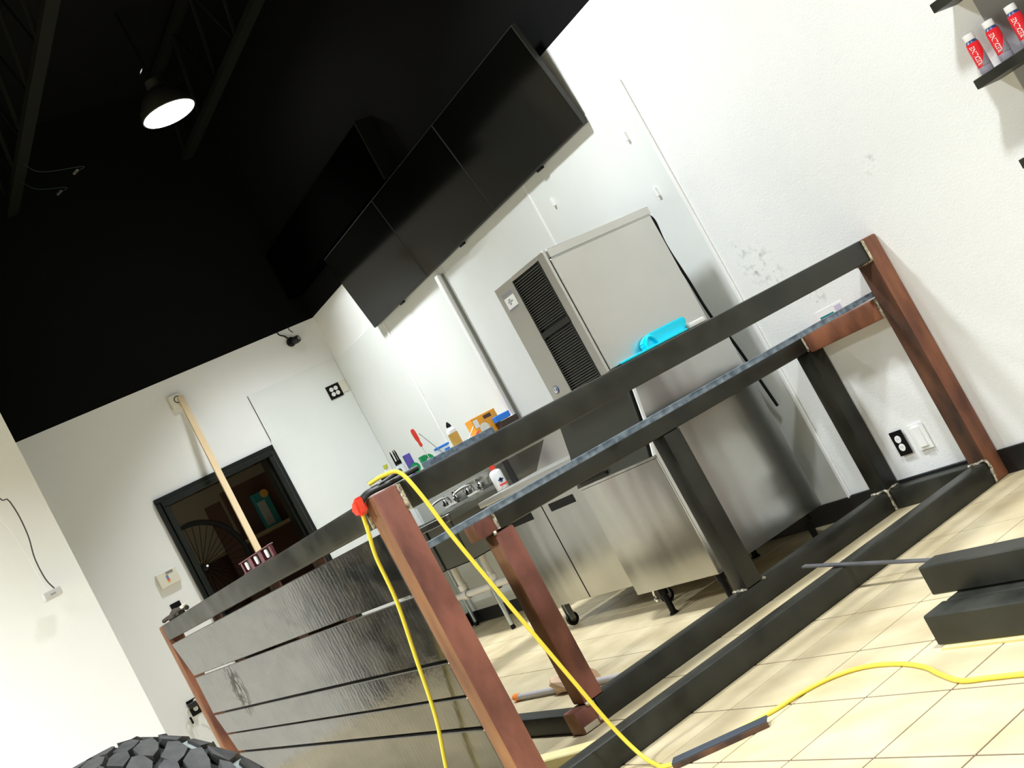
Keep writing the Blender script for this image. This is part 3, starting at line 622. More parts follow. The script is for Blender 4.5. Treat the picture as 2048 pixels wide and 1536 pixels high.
# conduit down the wall
cn = thing('wall_conduit', 'white wiring channel running down the wall from the screens to a box', 'conduit', (-3.13, 0, 1.15))
bm = B(); box(bm, -3.165, -3.12, -.035, -.006, 1.19, 2.17, .004); obj('channel', bm, m_trimw, cn)
bm = B(); box(bm, -3.098, -3.086, -.026, -.006, 1.15, 2.16, .002); obj('grey_strip', bm, mat('strip_grey', (.18, .18, .14), .5), cn)  # thin grey strip to the right of the white channel
bm = B(); box(bm, -3.19, -3.09, -.055, -.006, 1.12, 1.19, .004); obj('junction_box', bm, m_trimw, cn)

# bottle on the fridge top seen between the rails
t = bottle('spray_bottle', 'white bottle with red cap standing on the fridge top between the bar rails', 'bottle', -2.80, -.5, .833, .037, .15, m_white, .45, m_red, None)
bm = B(); lathe(bm, [(0, 0), (.02, 0), (.02, .14), (0, .14)], (-2.76, -.43, .833), 16); tag(obj('dark_can', bm, m_dark), 'dark can right behind the white bottle with red cap', 'can')
# the label print patches
bm = B(); box(bm, -2.7625, -2.760, -.525, -.49, .885, .893); box(bm, -2.7625, -2.760, -.515, -.50, .875, .90); obj('print', bm, m_navy, t); bm = B(); box(bm, -2.7625, -2.760, -.53, -.48, .855, .865); obj('print', bm, m_red, t)

# cyan scoop in a holder on the side of the ice machine
sc = thing('ice_scoop', 'bright cyan plastic ice scoop mounted on the side of the ice machine', 'scoop', (-.87, -.5, 1.09))
def ybar(u): return u
poly = [(-.60, 1.096), (-.607, 1.125), (-.585, 1.147), (-.55, 1.158), (-.345, 1.158), (-.332, 1.145), (-.343, 1.115), (-.375, 1.096)]
bm = B(); prism(bm, poly, -.898, -.86, 'X'); bmesh.ops.bevel(bm, geom=list(bm.edges), offset=.006, segments=2, affect='EDGES'); obj('scoop_bowl', bm, m_cyan, sc, smooth=True)
bm = B(); box(bm, -.898, -.84, -.735, -.37, 1.0935, 1.103, .003, 2); obj('tray', bm, m_cyan, sc, smooth=True)
bm = B(); tube(bm, [(-.852, -.60, 1.094), (-.850, -.598, 1.12), (-.850, -.575, 1.145), (-.850, -.55, 1.135), (-.850, -.535, 1.10)], .006, 8); obj('handle', bm, m_cyan, sc, smooth=True)
bm = B(); box(bm, -.898, -.865, -.335, -.235, 1.094, 1.116, .006, 2); obj('bracket', bm, m_white, sc, smooth=True)

# ------------------------------------------------------------------ screens
SL = ['black wall screen nearest the white painted wall, right of three', 'black wall screen in the middle of three', 'black wall screen at the far left of three']
for i, (a, c) in enumerate(((-2.200, -1.180), (-3.203, -2.204), (-4.203, -3.207))):
    t = thing('wall_screen', SL[i], 'television', ((a + c) / 2, -.03, 2.2), 'wall screens')
    th = math.radians(9.5); hgt = .585; y0 = -.045
    rot = Matrix.Rotation(th, 3, 'X')
    ce = Vector(((a + c) / 2, y0, 2.2)) + rot @ Vector((0, .016, hgt / 2))
    bm = B(); obox(bm, ce, (c - a - .003, .032, hgt), rot, .002); obj('case', bm, m_bezel, t)
    bm = B(); obox(bm, Vector(((a + c) / 2, y0, 2.2)) + rot @ Vector((0, -.0008, hgt / 2 + .003)), (c - a - .012, .002, hgt - .016), rot); obj('screen', bm, m_scr, t)
    bm = B(); obox(bm, Vector(((a + c) / 2, y0, 2.2)) + rot @ Vector((.02, .01, -.006)), (.05, .02, .012), rot); obj('sensor_tab', bm, m_black, t)
    bm = B(); box(bm, (a + c) / 2 - .15, (a + c) / 2 + .15, -.062, -.001, 2.36, 2.50); obj('mount', bm, m_black, t)

# ------------------------------------------------------------------ bottle shelves on the painted wall
def shelf(z, lab):
    t = thing('wall_shelf', lab, 'shelf', (1.6, -.06, z), 'floating wall shelves')
    bm = B(); box(bm, .784, 2.6, -.13, 0, z - .033, z, .002); obj('board', bm, m_steel, t)
    return t
shelf(1.338, 'dark floating shelf under the three red bottles'); shelf(1.631, 'dark floating shelf above the red bottles'); shelf(1.036, 'dark floating shelf at the right picture edge, lowest of three')
bm = B(); box(bm, .845, 2.55, -.004, -.0, 1.045, 1.95, .001); tag(obj('wall_mirror_panel', bm, m_grey), 'flat grey board on the wall behind the red bottles', 'board')
def text_mesh(s, size):
    cu = bpy.data.curves.new('lettering', 'FONT'); cu.body = s; cu.size = size; cu.align_x = 'CENTER'; cu.align_y = 'CENTER'; cu.extrude = .0; cu.shear = .2; cu.offset = .0003
    o = bpy.data.objects.new('tmp', cu); COL.objects.link(o)
    dg = bpy.context.evaluated_depsgraph_get(); me = bpy.data.meshes.new_from_object(o.evaluated_get(dg)); bpy.data.objects.remove(o); bpy.data.curves.remove(cu)
    return me
tme_ = text_mesh('REDLINE', .0235)
def drink(x, lab):
    y, z = -.065, 1.338; r = .0225; h = .147
    t = thing('drink_bottle', lab, 'bottle', (x, y, z), 'red drink bottles')
    bm = B(); lathe(bm, [(0, 0), (r * .9, 0), (r, .006), (r, .028)], (x, y, z), 24); obj('base', bm, mat('bottle_grey', (.35, .33, .38), .3) if 'bottle_grey' not in bpy.data.materials else bpy.data.materials['bottle_grey'], t, smooth=True)
    bm = B(); lathe(bm, [(r, .028), (r * 1.01, .03), (r * 1.01, .104), (r * .96, .114)], (x, y, z), 24); sv = obj('sleeve', bm, m_bred, t, smooth=True)
    bm = B(); lathe(bm, [(r * .96, .114), (r * .72, .124), (r * .62, .127)], (x, y, z), 24); obj('neck', bm, m_navy, t, smooth=True)
    bm = B(); lathe(bm, [(0, .124), (r * .80, .124), (r * .84, .127), (r * .82, h), (0, h)], (x, y, z), 24); obj('cap', bm, m_white, t, smooth=True)
    me = tme_.copy(); a0 = math.atan2(CAMP.y - y, CAMP.x - x) - .30
    rr = r * 1.01 + .0006
    for v in me.vertices:
        u, vv = v.co.x, v.co.y     # reading direction goes up; letter tops point left
        ang = a0 - vv / rr
        v.co = (x + rr * math.cos(ang), y + rr * math.sin(ang), z + .067 + u * .76)
    me.materials.clear(); me.materials.append(m_txt)
    o = bpy.data.objects.new('lettering', me); COL.objects.link(o); o.parent = sv
    bm = B()   # diagonal grey and white flash near the base
    pts = []
    for k_ in range(9):
        ang = a0 + .15 + k_ * .17; pts.append((rr * math.cos(ang), rr * math.sin(ang), .006 + k_ * .0062))
    for p, q in zip(pts, pts[1:]):
        v = [bm.verts.new((x + p[0], y + p[1], z + .028)), bm.verts.new((x + q[0], y + q[1], z + .028)), bm.verts.new((x + q[0], y + q[1], z + .028 + q[2])), bm.verts.new((x + p[0], y + p[1], z + .028 + p[2]))]; bm.faces.new(v)
    obj('flash', bm, m_greyp, sv, world=False)
    return t
drink(.807, 'red REDLINE drink bottle with white cap at the left shelf end'); drink(.892, 'red REDLINE drink bottle with white cap, middle of three on the shelf'); drink(.985, 'red REDLINE drink bottle with white cap, right of three by the picture edge')

# ------------------------------------------------------------------ wall plates
def socket(bm, p, u, v, n, r=.016):
    pass
def plate(name, label, cat, corner, du, dz, nrm, mt, sockets=(), smat=m_white, th=.006, group=None):
    """corner=(x,y,z) lower left, du = wall direction vector*width, nrm = outward"""
    c = Vector(corner); du = Vector(du); n = Vector(nrm)
    t = thing(name, label, cat, c + du / 2 + Vector((0, 0, dz / 2)), group)
    a = c; b_ = c + du + Vector((0, 0, dz)) + n * th
    bm = B(); box(bm, min(a.x, b_.x), max(a.x, b_.x), min(a.y, b_.y), max(a.y, b_.y), a.z, b_.z, .0015); obj('cover', bm, mt, t)
    for (fu, fz) in sockets:
        q = c + du * fu + Vector((0, 0, dz * fz)) + n * th
        rot = Vector((0, 0, 1)).rotation_difference(n).to_matrix()
        bm = B(); lathe(bm, [(0, 0), (.0165, 0), (.0165, .0025), (0, .003)], q, 16, rot=rot)
        s = obj('socket', bm, smat, t)
        bm = B()
        uu = du.normalized()
        for k_ in (-.005, .005):
            e_ = q + uu * k_ + n * .003; 
            s1 = Vector((abs(uu.x) * .0008 + abs(n.x) * .0006, abs(uu.y) * .0008 + abs(n.y) * .0006, .004))
            box(bm, e_.x - s1.x, e_.x + s1.x, e_.y - s1.y, e_.y + s1.y, e_.z - s1.z + .002, e_.z + s1.z + .002)
        obj('slots', bm, m_greyp, s, world=False)
    return t
plate('wall_outlet', 'black duplex outlet plate low on the white wall inside the frame', 'outlet', (-.459, -.007, .195), (.070, 0, 0), .109, (0, -1, 0), m_black, ((.5, .67), (.5, .33)))
t = plate('wall_switch', 'white cover plate beside the black outlet on the white wall', 'switch plate', (-.351, -.003, .190), (.078, 0, 0), .118, (0, -1, 0), m_trimw)
bm = B(); box(bm, -.332, -.292, -.018, -.008, .205, .295, .002); obj('rocker', bm, m_trimw, t)
plate('wall_outlet', 'black four-socket outlet plate high in the far corner', 'outlet', (XW + .006, -.185, 1.984), (0, .112, 0), .107, (1, 0, 0), m_black, ((.33, .68), (.67, .68), (.33, .32), (.67, .32)))
bm = B(); box(bm, XW + .007, XW + .012, -.07, -.015, 2.0, 2.09, .001); tag(obj('tape_patch', bm, m_cream), 'cream patch on the wall right of the four-socket outlet', 'patch')
plate('wall_outlet', 'black outlet plate on the far wall just above the bar end', 'outlet', (XW, -1.918, 1.085), (0, .072, 0), .105, (1, 0, 0), m_black, ((.5, .3),))
t = plate('wall_outlet', 'black outlet plate low on the far wall with a plugged adapter', 'outlet', (XW, -2.115, .462), (0, .078, 0), .108, (1, 0, 0), m_black, ((.78, .78), (.5, .38)))
t = thing('power_adapter', 'black plug-in adapter with thin cables in the low far outlet', 'adapter', (XW + .03, -2.09, .53))
bm = B(); box(bm, XW + .007, XW + .045, -2.118, -2.058, .515, .552, .004); obj('adapter_body', bm, m_dark, t)
bm = B(); tube(bm, [(XW + .03, -2.115, .53), (XW + .03, -2.15, .51), (XW + .03, -2.15, .46), (XW + .03, -2.135, .42), (XW + .03, -2.14, .30), (XW + .03, -2.1, .1)], .003, 6); obj('cable', bm, m_trimw, t)
bm = B(); tube(bm, [(XW + .03, -2.055, .47), (XW + .03, -2.03, .43), (XW + .03, -2.015, .36), (XW + .03, -2.02, .2), (XW + .03, -2.04, .05)], .003, 6); obj('cable', bm, m_dark, t)
bm = B(); box(bm, XW + .02, XW + .04, -2.145, -2.132, .425, .472, .003); obj('plug', bm, m_black, t)
kp = thing('alarm_keypad', 'cream alarm keypad with small display left of the door', 'keypad', (XW, -1.84, 1.35))
bm = B(); box(bm, XW, XW + .028, -1.918, -1.775, 1.303, 1.410, .004); obj('case', bm, m_cream, kp)
bm = B(); box(bm, XW + .028, XW + .0295, -1.850, -1.800, 1.382, 1.400); obj('display', bm, m_greyp, kp)
for k_, mm in enumerate((m_greyp, m_blue, m_red, m_orange)):
    bm = B(); box(bm, XW + .028, XW + .031, -1.858, -1.842, 1.368 - k_ * .013, 1.377 - k_ * .013); obj('button', bm, mm, kp)
hs = thing('alarm_sounder', 'beige square alarm sounder high on the far wall behind the stick', 'alarm', (XW, -1.23, 2.44))
bm = B(); box(bm, XW, XW + .035, -1.283, -1.19, 2.392, 2.494, .006); obj('case', bm, m_cream, hs)
bm = B(); lathe(bm, [(.02, 0), (.026, .003), (.027, 0)], (XW + .035, -1.225, 2.45), 20, 'X'); obj('grille_ring', bm, m_dark, hs)
cm = thing('security_camera', 'small black dome security camera under the black ceiling line', 'camera', (XW, -.235, 2.51))
bm = B(); lathe(bm, [(0, 0), (.036, 0), (.036, .02), (.03, .035), (0, .04)], (XW, -.250, 2.512), 20, 'X'); obj('base', bm, m_black, cm, smooth=True)
bm = B(); lathe(bm, [(0, 0), (.026, 0), (.029, .03), (.026, .05), (.014, .055), (0, .05)], (XW + .025, -.235, 2.505), 20, rot=Matrix.Rotation(.5, 3, 'Z') @ Matrix.Rotation(PI / 2, 3, 'Y')); obj('camera_head', bm, m_dark, cm, smooth=True)
bm = B(); lathe(bm, [(.006, .056), (.012, .057), (.012, .05)], (XW + .025, -.235, 2.505), 16, rot=Matrix.Rotation(.5, 3, 'Z') @ Matrix.Rotation(PI / 2, 3, 'Y')); obj('lens', bm, m_galv, cm)
bm = B(); tube(bm, [(XW + .01, -.255, 2.53), (XW + .008, -.275, 2.57), (XW + .006, -.31, 2.60), (XW + .006, -.315, 2.66)], .005, 6); obj('cable', bm, m_black, cm)
bm = B(); tube(bm, [(XW + .004, -.20, 2.575), (XW + .004, -.215, 2.60), (XW + .004, -.22, 2.66)], .003, 6); obj('cable', bm, m_black, cm)

# small white unit hanging at the left wall
hg = thing('hanging_unit', 'small white box hanging on thin cords in front of the bright left wall', 'hanging light', (-4.05, -2.69, 1.5))
bm = B(); box(bm, -4.06, -3.97, -2.755, -2.655, 1.50, 1.545, .004); obj('box_body', bm, mat('unit_grey', (.55, .55, .54), .5), hg)
bm = B(); box(bm, -3.9705, -3.969, -2.72, -2.69, 1.517, 1.524); obj('slot', bm, m_greyp, hg)
bm = B(); tube(bm, [(-4.01, -2.68, 1.545), (-4.01, -2.70, 1.62), (-4.01, -2.70, 1.75), (-4.01, -2.675, 1.9), (-4.01, -2.68, 2.1), (-4.01, -2.75, 2.4), (-4.01, -2.8, 4.6)], .004, 6); obj('cord', bm, mat('cord_dark', (.06, .06, .06), .5), hg)
bm = B(); tube(bm, [(-4.01, -2.72, 1.545), (-4.01, -2.74, 1.9), (-4.01, -2.80, 2.4), (-4.01, -2.85, 4.6)], .002, 6); obj('cord', bm, m_white, hg)

# torn sticker on the wall by the frame
t = thing('sticker', 'torn pale sticker with green print on the white wall behind the bar corner', 'sticker', (-.41, -.002, .875))
bm = B(); box(bm, -.50, -.335, -.0025, 0, .845, .893); obj('backing', bm, m_trimw, t)
bm = B(); box(bm, -.485, -.40, -.0032, 0, .848, .866); obj('print', bm, m_teal, t)
bm = B(); box(bm, -.385, -.345, -.0032, 0, .863, .885); obj('print', bm, mat('lilac', (.6, .55, .7), .5), t)

# ------------------------------------------------------------------ things in the store room
sw = thing('spoked_wheel', 'black spoked bicycle wheel just inside the dark doorway', 'wheel', (-5.75, -1.44, 0))
R0 = .345; cz = 1.325 ; cx_, cy_ = -5.75, -1.44
bm = B(); lathe(bm, [(R0 - .02, -.012), (R0 + .01, -.015), (R0 + .02, 0), (R0 + .01, .015), (R0 - .02, .012), (R0 - .02, -.012)], (cx_, cy_, cz), 48, 'X'); obj('tyre', bm, m_black, sw, smooth=True)
bm = B(); lathe(bm, [(0, -.03), (.02, -.03), (.03, -.02), (.018, 0), (.03, .02), (.02, .03), (0, .03)], (cx_, cy_, cz), 16, 'X'); obj('hub', bm, m_dark, sw, smooth=True)
bm = B()
for k_ in range(36):
    a = 2 * PI * k_ / 36; s = .02 if k_ % 2 else -.02
    tube(bm, [(cx_ + s, cy_ + .02 * math.cos(a + .6), cz + .02 * math.sin(a + .6)), (cx_, cy_ + (R0 - .02) * math.cos(a), cz + (R0 - .02) * math.sin(a))], .0022, 4, smoothpts=False)
obj('spokes', bm, m_black, sw)
bm = B(); tube(bm, [(cx_ + .03, cy_, cz), (cx_ + .10, cy_, cz + .004)], .009, 8, smoothpts=False); obj('axle', bm, m_chrome, sw)
bm = B(); box(bm, cx_ - .02, cx_ + .02, cy_ - .02, cy_ + .02, 0, cz - R0 - .02); box(bm, cx_ - .2, cx_ + .2, cy_ - .03, cy_ + .03, 0, .03); obj('stand', bm, m_black, sw)
t = thing('store_shelf', 'dim wooden shelf on brackets in the dark store room', 'shelf', (-6.6, -.6, 1.4))
bm = B(); obox(bm, (-6.6, -.72, 1.39), (.30, 1.2, .03), Matrix.Rotation(0, 3, 'Z')); obj('board', bm, mat('dim_wood', (.28, .22, .13), .6), t)
bm = B(); box(bm, -6.78, -6.74, -1.4, 0, 0, 1.375); obj('support', bm, m_brown, t)
t = thing('brown_case', 'dark brown case standing on the store room shelf', 'case', (-6.7, -.62, 1.405))
bm = B(); box(bm, -6.74, -6.70, -.80, -.36, 1.405, 1.86, .004); obj('panel', bm, m_brown, t)
t = thing('product_box', 'teal and white product box with yellow top on the store room shelf', 'box', (-6.62, -.50, 1.405))
bm = B(); box(bm, -6.68, -6.6, -.60, -.47, 1.406, 1.72, .003); obj('carton', bm, m_teal, t)
bm = B(); box(bm, -6.599, -6.594, -.595, -.525, 1.43, 1.64); obj('label_panel', bm, mat('dim_white', (.4, .42, .4), .5), t)
bm = B(); lathe(bm, [(0, 0), (.035, 0), (.035, .006), (0, .008)], (-6.60, -.50, 1.69), 16, 'X'); obj('yellow_spot', bm, m_amber, t)
t = thing('framed_board', 'reddish brown framed board leaning by the store room shelf', 'board', (-6.3, -1.0, .9)); bm = B(); box(bm, -6.42, -6.40, -1.06, -.92, 0, 1.78, .004); obj('board', bm, m_brown, t)
t = thing('brown_cabinet', 'low brown cabinet under the store room shelf', 'cabinet', (-6.9, -.4, 0)); bm = B(); box(bm, -7.3, -6.85, -.75, .1, 0, 1.1, .005); obj('body', bm, mat('tan', (.42, .28, .18), .6), t); bm = B(); box(bm, -6.849, -6.84, -.32, -.3, .1, 1.0); obj('door_gap', bm, m_black, t)

# ------------------------------------------------------------------ stick, level, gloves
t = thing('wood_stick', 'long pale pine stick leaning against the far wall', 'stick', (-4.35, -1.60, 0))
a = Vector((-4.32, -1.47, .0)); c = Vector((-5.11, -1.20, 2.462))
d = (c - a).normalized(); rx = d.cross(Vector((1, 0, 0))).normalized(); ry = d.cross(rx)
bm = B(); obox(bm, (a + c) / 2, (.045, .020, (c - a).length), Matrix((rx, ry, d)).transposed(), .002); obj('strip', bm, m_pine, t)
lv = thing('spirit_level', 'dark red spirit level with three white vials standing on the left top rail', 'level', (-1.43, -2.34, H))
prof = [(-1.662, H + .001), (-1.200, H + .001), (-1.200, H + .052), (-1.662, H + .052)]
bm = B(); box(bm, -1.662, -1.200, -2.355, -2.33, H, H + .004); box(bm, -1.662, -1.200, -2.355, -2.33, H + .048, H + .053, .001)
for (a_, b_) in ((-1.662, -1.640), (-1.545, -1.495), (-1.385, -1.335), (-1.228, -1.200)): box(bm, a_, b_, -2.348, -2.337, H + .003, H + .05)
obj('body', bm, m_maroon, lv)
bm = B(); box(bm, -1.64, -1.228, -2.337, -2.334, H + .004, H + .048); obj('backing', bm, m_black, lv)
for xc in (-1.59, -1.44, -1.28):
    bm = B(); box(bm, xc - .014, xc + .014, -2.350, -2.338, H + .008, H + .045, .006, 2); obj('vial', bm, m_white, lv, smooth=True)
gl = thing('work_gloves', 'crumpled dark work gloves on the far end of the left rail', 'gloves', (-3.15, -2.34, H))
for (pts, r_) in (([(-3.33, -2.34, H + .012), (-3.2, -2.34, H + .014), (-3.05, -2.34, H + .014)], .013), ([(-3.45, -2.35, H + .018), (-3.33, -2.34, H + .022), (-3.18, -2.34, H + .018)], .011), ([(-3.30, -2.33, H + .030), (-3.18, -2.335, H + .038), (-3.02, -2.34, H + .024)], .010), ([(-3.16, -2.35, H + .02), (-3.02, -2.34, H + .03), (-2.90, -2.335, H + .016)], .012)):
    bm = B(); tube(bm, pts, r_, 10); obj('finger', bm, m_glove, gl, smooth=True)
bm = B(); lathe(bm, [(0, -.012), (.018, -.006), (.02, .006), (0, .012)], (-2.93, -2.34, H + .03), 12); obj('cuff', bm, m_cream, gl, smooth=True)

# ------------------------------------------------------------------ yellow extension cord
cr = thing('extension_cord', 'yellow extension cord looped over the near post and across the floor', 'cord', (.5, -1.8, 0))
ft = .006
floor_pts = [(1.62, -1.78), (1.45, -1.755), (1.298, -1.746), (1.2, -1.747), (1.107, -1.747), (1.001, -1.70), (.911, -1.652), (.792, -1.615), (.666, -1.605), (.571, -1.632), (.505, -1.70), (.462, -1.82), (.39, -1.96), (.335, -2.06), (.26, -2.095), (.20, -2.085)]
bm = B()
pts = [(x, y, ft) for x, y in floor_pts] + [(.125, -2.075, .035), (.09, -2.095, .14), (.085, -2.14, .34), (.075, -2.20, .62), (.058, -2.245, .86), (.038, -2.26, 1.0), (.012, -2.275, H + .022), (-.02, -2.31, H + .038), (-.055, -2.35, H + .036)]
tube(bm, pts, .0065, 10, 6); obj('cord_line', bm, m_yel, cr, smooth=True)
bm = B(); tube(bm, [(-.082, -2.40, 1.045), (-.088, -2.41, .98), (-.115, -2.415, .90), (-.135, -2.415, .76), (-.20, -2.42, .58), (-.29, -2.42, .38), (-.40, -2.43, .20), (-.42, -2.45, .05), (-.3, -2.6, .007), (.1, -2.8, .007)], .0065, 10, 6); obj('cord_line', bm, m_yel, cr, smooth=True)
t = thing('cord_clip', 'red and black spring clamp gripping the top of the near post', 'clamp', (-.05, -2.36, H))
bm = B(); prism(bm, [(-.10, 1.058), (-.062, 1.082), (-.03, 1.085), (-.045, 1.03), (-.078, 1.03)], -2.425, -2.392, 'Y'); bmesh.ops.bevel(bm, geom=list(bm.edges), offset=.008, segments=2, affect='EDGES'); obj('jaw', bm, m_red, t, smooth=True)
bm = B(); tube(bm, [(-.06, -2.40, 1.072), (-.05, -2.37, H + .016), (-.045, -2.32, H + .018), (-.055, -2.24, H + .030)], [.008, .009], 10); obj('grip', bm, m_dark, t, smooth=True)
bm = B(); tube(bm, [(-.045, -2.40, 1.066), (-.035, -2.37, H + .011), (-.025, -2.30, H + .010), (-.025, -2.20, H + .012)], [.008, .009], 10); obj('grip', bm, m_dark, t, smooth=True)

# ------------------------------------------------------------------ steel stock on the floor at the right
def stock(label, x0_, x1_, y0_, y1_, z0_, z1_, ang, piv):
    t = thing('steel_tube', label, 'steel tube', (x0_, y0_, z0_))
    bm = B(); box(bm, x0_, x1_, y0_, y1_, z0_, z1_, .004, 1)
    bmesh.ops.rotate(bm, cent=piv, matrix=Matrix.Rotation(ang, 3, 'Z'), verts=bm.verts)
    me = obj('tube_body', bm, m_steel, t)
    return t
stock('dark steel tube on the floor at right, nearest of the stack', .861, 2.9, -1.534, -1.446, .006, .092, -.02, (.86, -1.534, 0))
stock('dark steel tube on the floor directly behind the nearest one', .869, 2.9, -1.441, -1.353, .004, .090, -.02, (.86, -1.45, 0))
stock('dark steel tube lying on top of the stack at right', .79, 2.8, -1.400, -1.322, .093, .178, -.03, (.79, -1.4, 0))
bm = B(); box(bm, .885, 1.9, -1.552, -1.46, .0, .006); bmesh.ops.rotate(bm, cent=(.86, -1.534, 0), matrix=Matrix.Rotation(-.02, 3, 'Z'), verts=bm.verts); tag(obj('wood_shim', bm, m_pine2), 'thin pale wood shim under the nearest steel tube', 'shim')
bm = B(); a = Vector((-.235, -.925, .114)); c = Vector((1.0, -1.05, .006)); dd = (c - a).normalized()
obox(bm, (a + c) / 2, ((c - a).length, .020, .006), Matrix((dd, Vector((0, 0, 1)).cross(dd), Vector((0, 0, 1)))).transposed()); tag(obj('flat_bar', bm, mat('flat_grey', (.13, .13, .135), .4, .3)), 'thin grey flat bar leaning over the outer floor rail', 'flat bar')
t = thing('angle_iron', 'short grey steel angle lying on the floor over the yellow cord', 'angle iron', (.41, -1.99, .0))
a = Vector((.315, -2.085, -.0125)); c = Vector((.505, -1.890, -.0125)); dd = (c - a).normalized(); pp = Vector((0, 0, 1)).cross(dd); mm = Matrix((dd, pp, Vector((0, 0, 1)))).transposed()
bm = B(); obox(bm, (a + c) / 2 + Vector((0, 0, .030)) + pp * 0, ((c - a).length + .02, .048, .005), mm, .001); obj('flange', bm, mat('dark_blued', (.035, .045, .06), .4), t)
bm = B(); obox(bm, (a + c) / 2 + Vector((0, 0, .0205)) + pp * -.0225, ((c - a).length + .02, .004, .015), mm, .001); obj('web', bm, m_rustd, t)
bm = B(); a = Vector((-.62, -2.115, .02)); c = Vector((-.12, -1.965, .02)); dd = (c - a).normalized(); mm = Matrix((dd, Vector((0, 0, 1)).cross(dd), Vector((0, 0, 1)))).transposed()
obox(bm, (a + c) / 2, ((c - a).length, .07, .038), mm, .004); tag(obj('wood_board', bm, m_pine2), 'yellowish pine board on the floor between the frame rails', 'board')
# paint stick tool
t = thing('caulk_tool', 'grey rod with an orange tip lying on the floor through a torn wood-brown wrapper', 'tool', (-1.35, -1.5, 0))
bm = B(); tube(bm, [(-1.72, -1.505, .018), (-.85, -1.445, .018)], .014, 12, smoothpts=False); obj('rod', bm, mat('lavender_grey', (.45, .42, .42), .45), t)
bm = B(); lathe(bm, [(0, -.02), (.014, -.02), (.018, 0), (.016, .03), (0, .03)], (-1.74, -1.506, .018), 12, 'X'); obj('tip', bm, mat('orange_tip', (.95, .25, .02), .4), t, smooth=True)
bm = B(); lathe(bm, [(0, -.14), (.035, -.14), (.04, -.10), (.032, .0), (.036, .10), (.045, .15), (0, .15)], (-1.24, -1.47, .036), 9, 'X')
for v in bm.verts: v.co += Vector([random.uniform(-.008, .008) for _ in range(3)])
for v in bm.verts: v.co.z = max(v.co.z, .001)
obj('wrapper', bm, mat('wrapper_tan', (.72, .5, .33), .6), t)

# ------------------------------------------------------------------ off-road tyre in the foreground
TR = .43; tw = .155
tc = Vector((.86, -3.505, 0)); rz = .45
ty = thing('offroad_tyre', 'upright off-road tyre with chunky tread at the lower left picture edge', 'tyre', tc, rotz=rz)
def crown(w_):      # radius at lateral position w
    a = abs(w_) / tw
    return TR - .016 - .010 * a ** 2 - (.05 * max(0, (a - .72) / .28) ** 2)
bm = B()
prof = [(.235, -.125), (.27, -.15), (.33, -.168), (.375, -.163)]
ws_ = [i / 10 * tw for i in range(-10, 11)]
prof = prof + [(crown(w_) - .004, w_) for w_ in ws_] + [(.375, .163), (.33, .168), (.27, .15), (.235, .125), (.235, -.125)]
lathe(bm, prof, (0, 0, TR), 72, 'Y'); obj('carcass', bm, m_rubd, ty, world=False, smooth=True)
bm = B(); lathe(bm, [(.0, .03), (.05, .03), (.2, .05), (.225, .09), (.225, .12), (.238, .125), (.238, -.125), (.225, -.12), (.225, -.05), (0, -.0)], (0, 0, TR), 40, 'Y'); obj('rim', bm, m_dark, ty, world=False, smooth=True)
def block_mesh(name, poly, h, mt=m_rub, down=0):
    """poly in (lateral w, arc s) at the top of the tyre"""
    bm = B(); lo = []; hi = []
    cw = sum(p[0] for p in poly) / len(poly); cs = sum(p[1] for p in poly) / len(poly)
    for (w_, s_) in poly:
        for (lst, f, dr) in ((lo, 1.0, -.006), (hi, .95, h)):
            ww = max(-.171, min(.171, cw + (w_ - cw) * f * 1.08)); ss = cs + (s_ - cs) * f * 1.16
            r_ = crown(ww) + dr - (down if abs(ww) > tw * .95 else 0); an = ss / TR
            lst.append(bm.verts.new((r_ * math.sin(an), ww, r_ * math.cos(an))))
    n = len(poly); fs = [bm.faces.new(hi)]
    for i in range(n): fs.append(bm.faces.new((lo[i], lo[(i + 1) % n], hi[(i + 1) % n], hi[i])))
    bmesh.ops.recalc_face_normals(bm, faces=fs)
    me = bpy.data.meshes.new(name); bm.to_mesh(me); bm.free(); me.materials.append(mt); return me
nb = 21; P_ = 2 * PI * TR / nb
q = P_
blocks = []
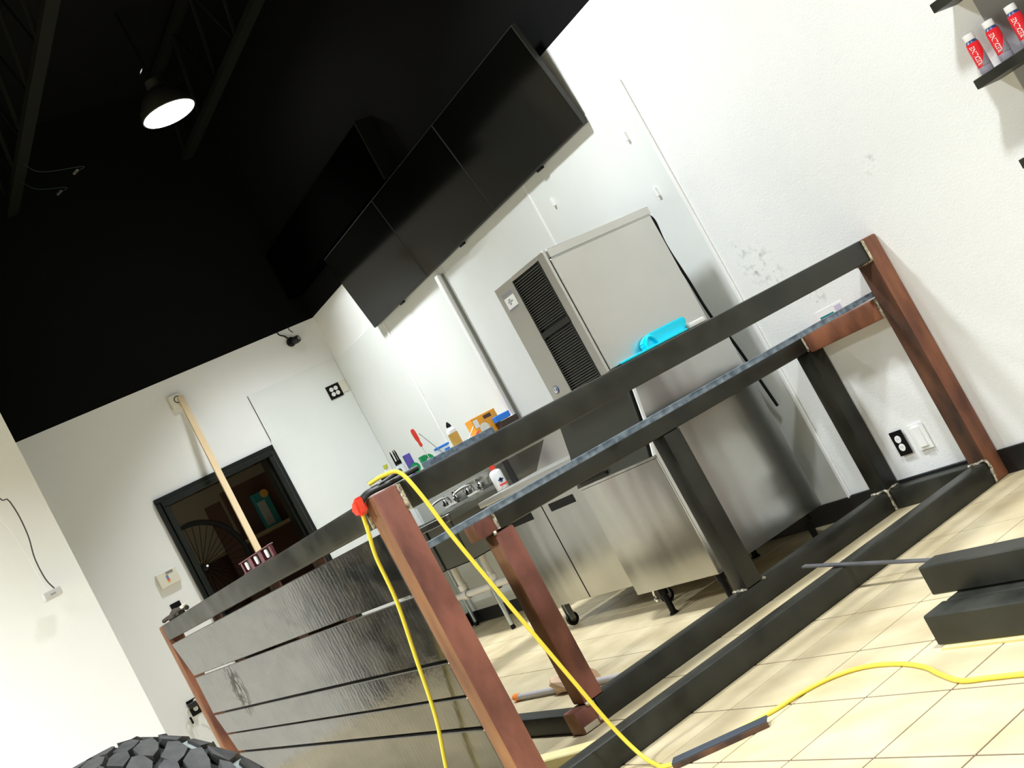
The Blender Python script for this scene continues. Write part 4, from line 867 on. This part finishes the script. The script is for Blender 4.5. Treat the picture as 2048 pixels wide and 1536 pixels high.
for sgn in (1, -1):
    f = lambda pl: [(sgn * a, b_) for a, b_ in pl]
    p0 = 0 if sgn > 0 else .5
    blocks.append((block_mesh('shoulder_lug', f([(.086, .20 * q), (.100, .02 * q), (.130, -.10 * q), (.166, -.12 * q), (.168, .22 * q), (.135, .30 * q), (.105, .44 * q), (.090, .46 * q)]), .013), 'shoulder_lug', p0))
    blocks.append((block_mesh('shoulder_lug', f([(.104, .58 * q), (.135, .44 * q), (.168, .38 * q), (.168, .68 * q), (.135, .76 * q), (.098, .86 * q)]), .010), 'shoulder_lug', p0))
    blocks.append((block_mesh('tread_block', f([(.022, .10 * q), (.040, -.18 * q), (.074, -.30 * q), (.090, -.22 * q), (.070, .06 * q), (.050, .22 * q), (.028, .30 * q)]), .012), 'tread_block', p0 + .2))
    blocks.append((block_mesh('tread_block', f([(.030, .46 * q), (.056, .34 * q), (.080, .20 * q), (.088, .34 * q), (.078, .58 * q), (.052, .70 * q), (.030, .74 * q)]), .012), 'tread_block', p0 + .2))
blocks.append((block_mesh('tread_block', [(-.036, .30 * q), (-.020, .02 * q), (.012, -.14 * q), (.024, -.04 * q), (.012, .24 * q), (-.016, .44 * q), (-.032, .46 * q)], .012), 'tread_block', .4))
blocks.append((block_mesh('tread_block', [(-.022, .62 * q), (.004, .44 * q), (.026, .38 * q), (.032, .56 * q), (.012, .78 * q), (-.018, .90 * q)], .012), 'tread_block', .4))
for (me, nm, ph) in blocks:
    for k_ in range(nb):
        o = bpy.data.objects.new(nm, me); COL.objects.link(o); o.parent = ty; o.location = (0, 0, TR); o.rotation_euler = (0, 2 * PI * (k_ + ph) / nb, 0)
# pale dusty step between the shoulder lugs
me = block_mesh('step', [(.094, .52 * q), (.12, .50 * q), (.126, .60 * q), (.105, .60 * q), (.098, .92 * q), (.088, .9 * q)], .003, m_dust)
bm = B()
for k_ in range(nb):
    t_ = B(); t_.from_mesh(me); bmesh.ops.rotate(t_, cent=(0, 0, 0), matrix=Matrix.Rotation(2 * PI * k_ / nb, 3, 'Y'), verts=t_.verts); bmesh.ops.translate(t_, vec=(0, 0, TR), verts=t_.verts); merge(bm, t_)
o = obj('groove_steps', bm, m_dust, ty, world=False); o['kind'] = 'stuff'

for i, l in enumerate([o for o in bpy.data.objects if o.type == 'LIGHT']):
    pass
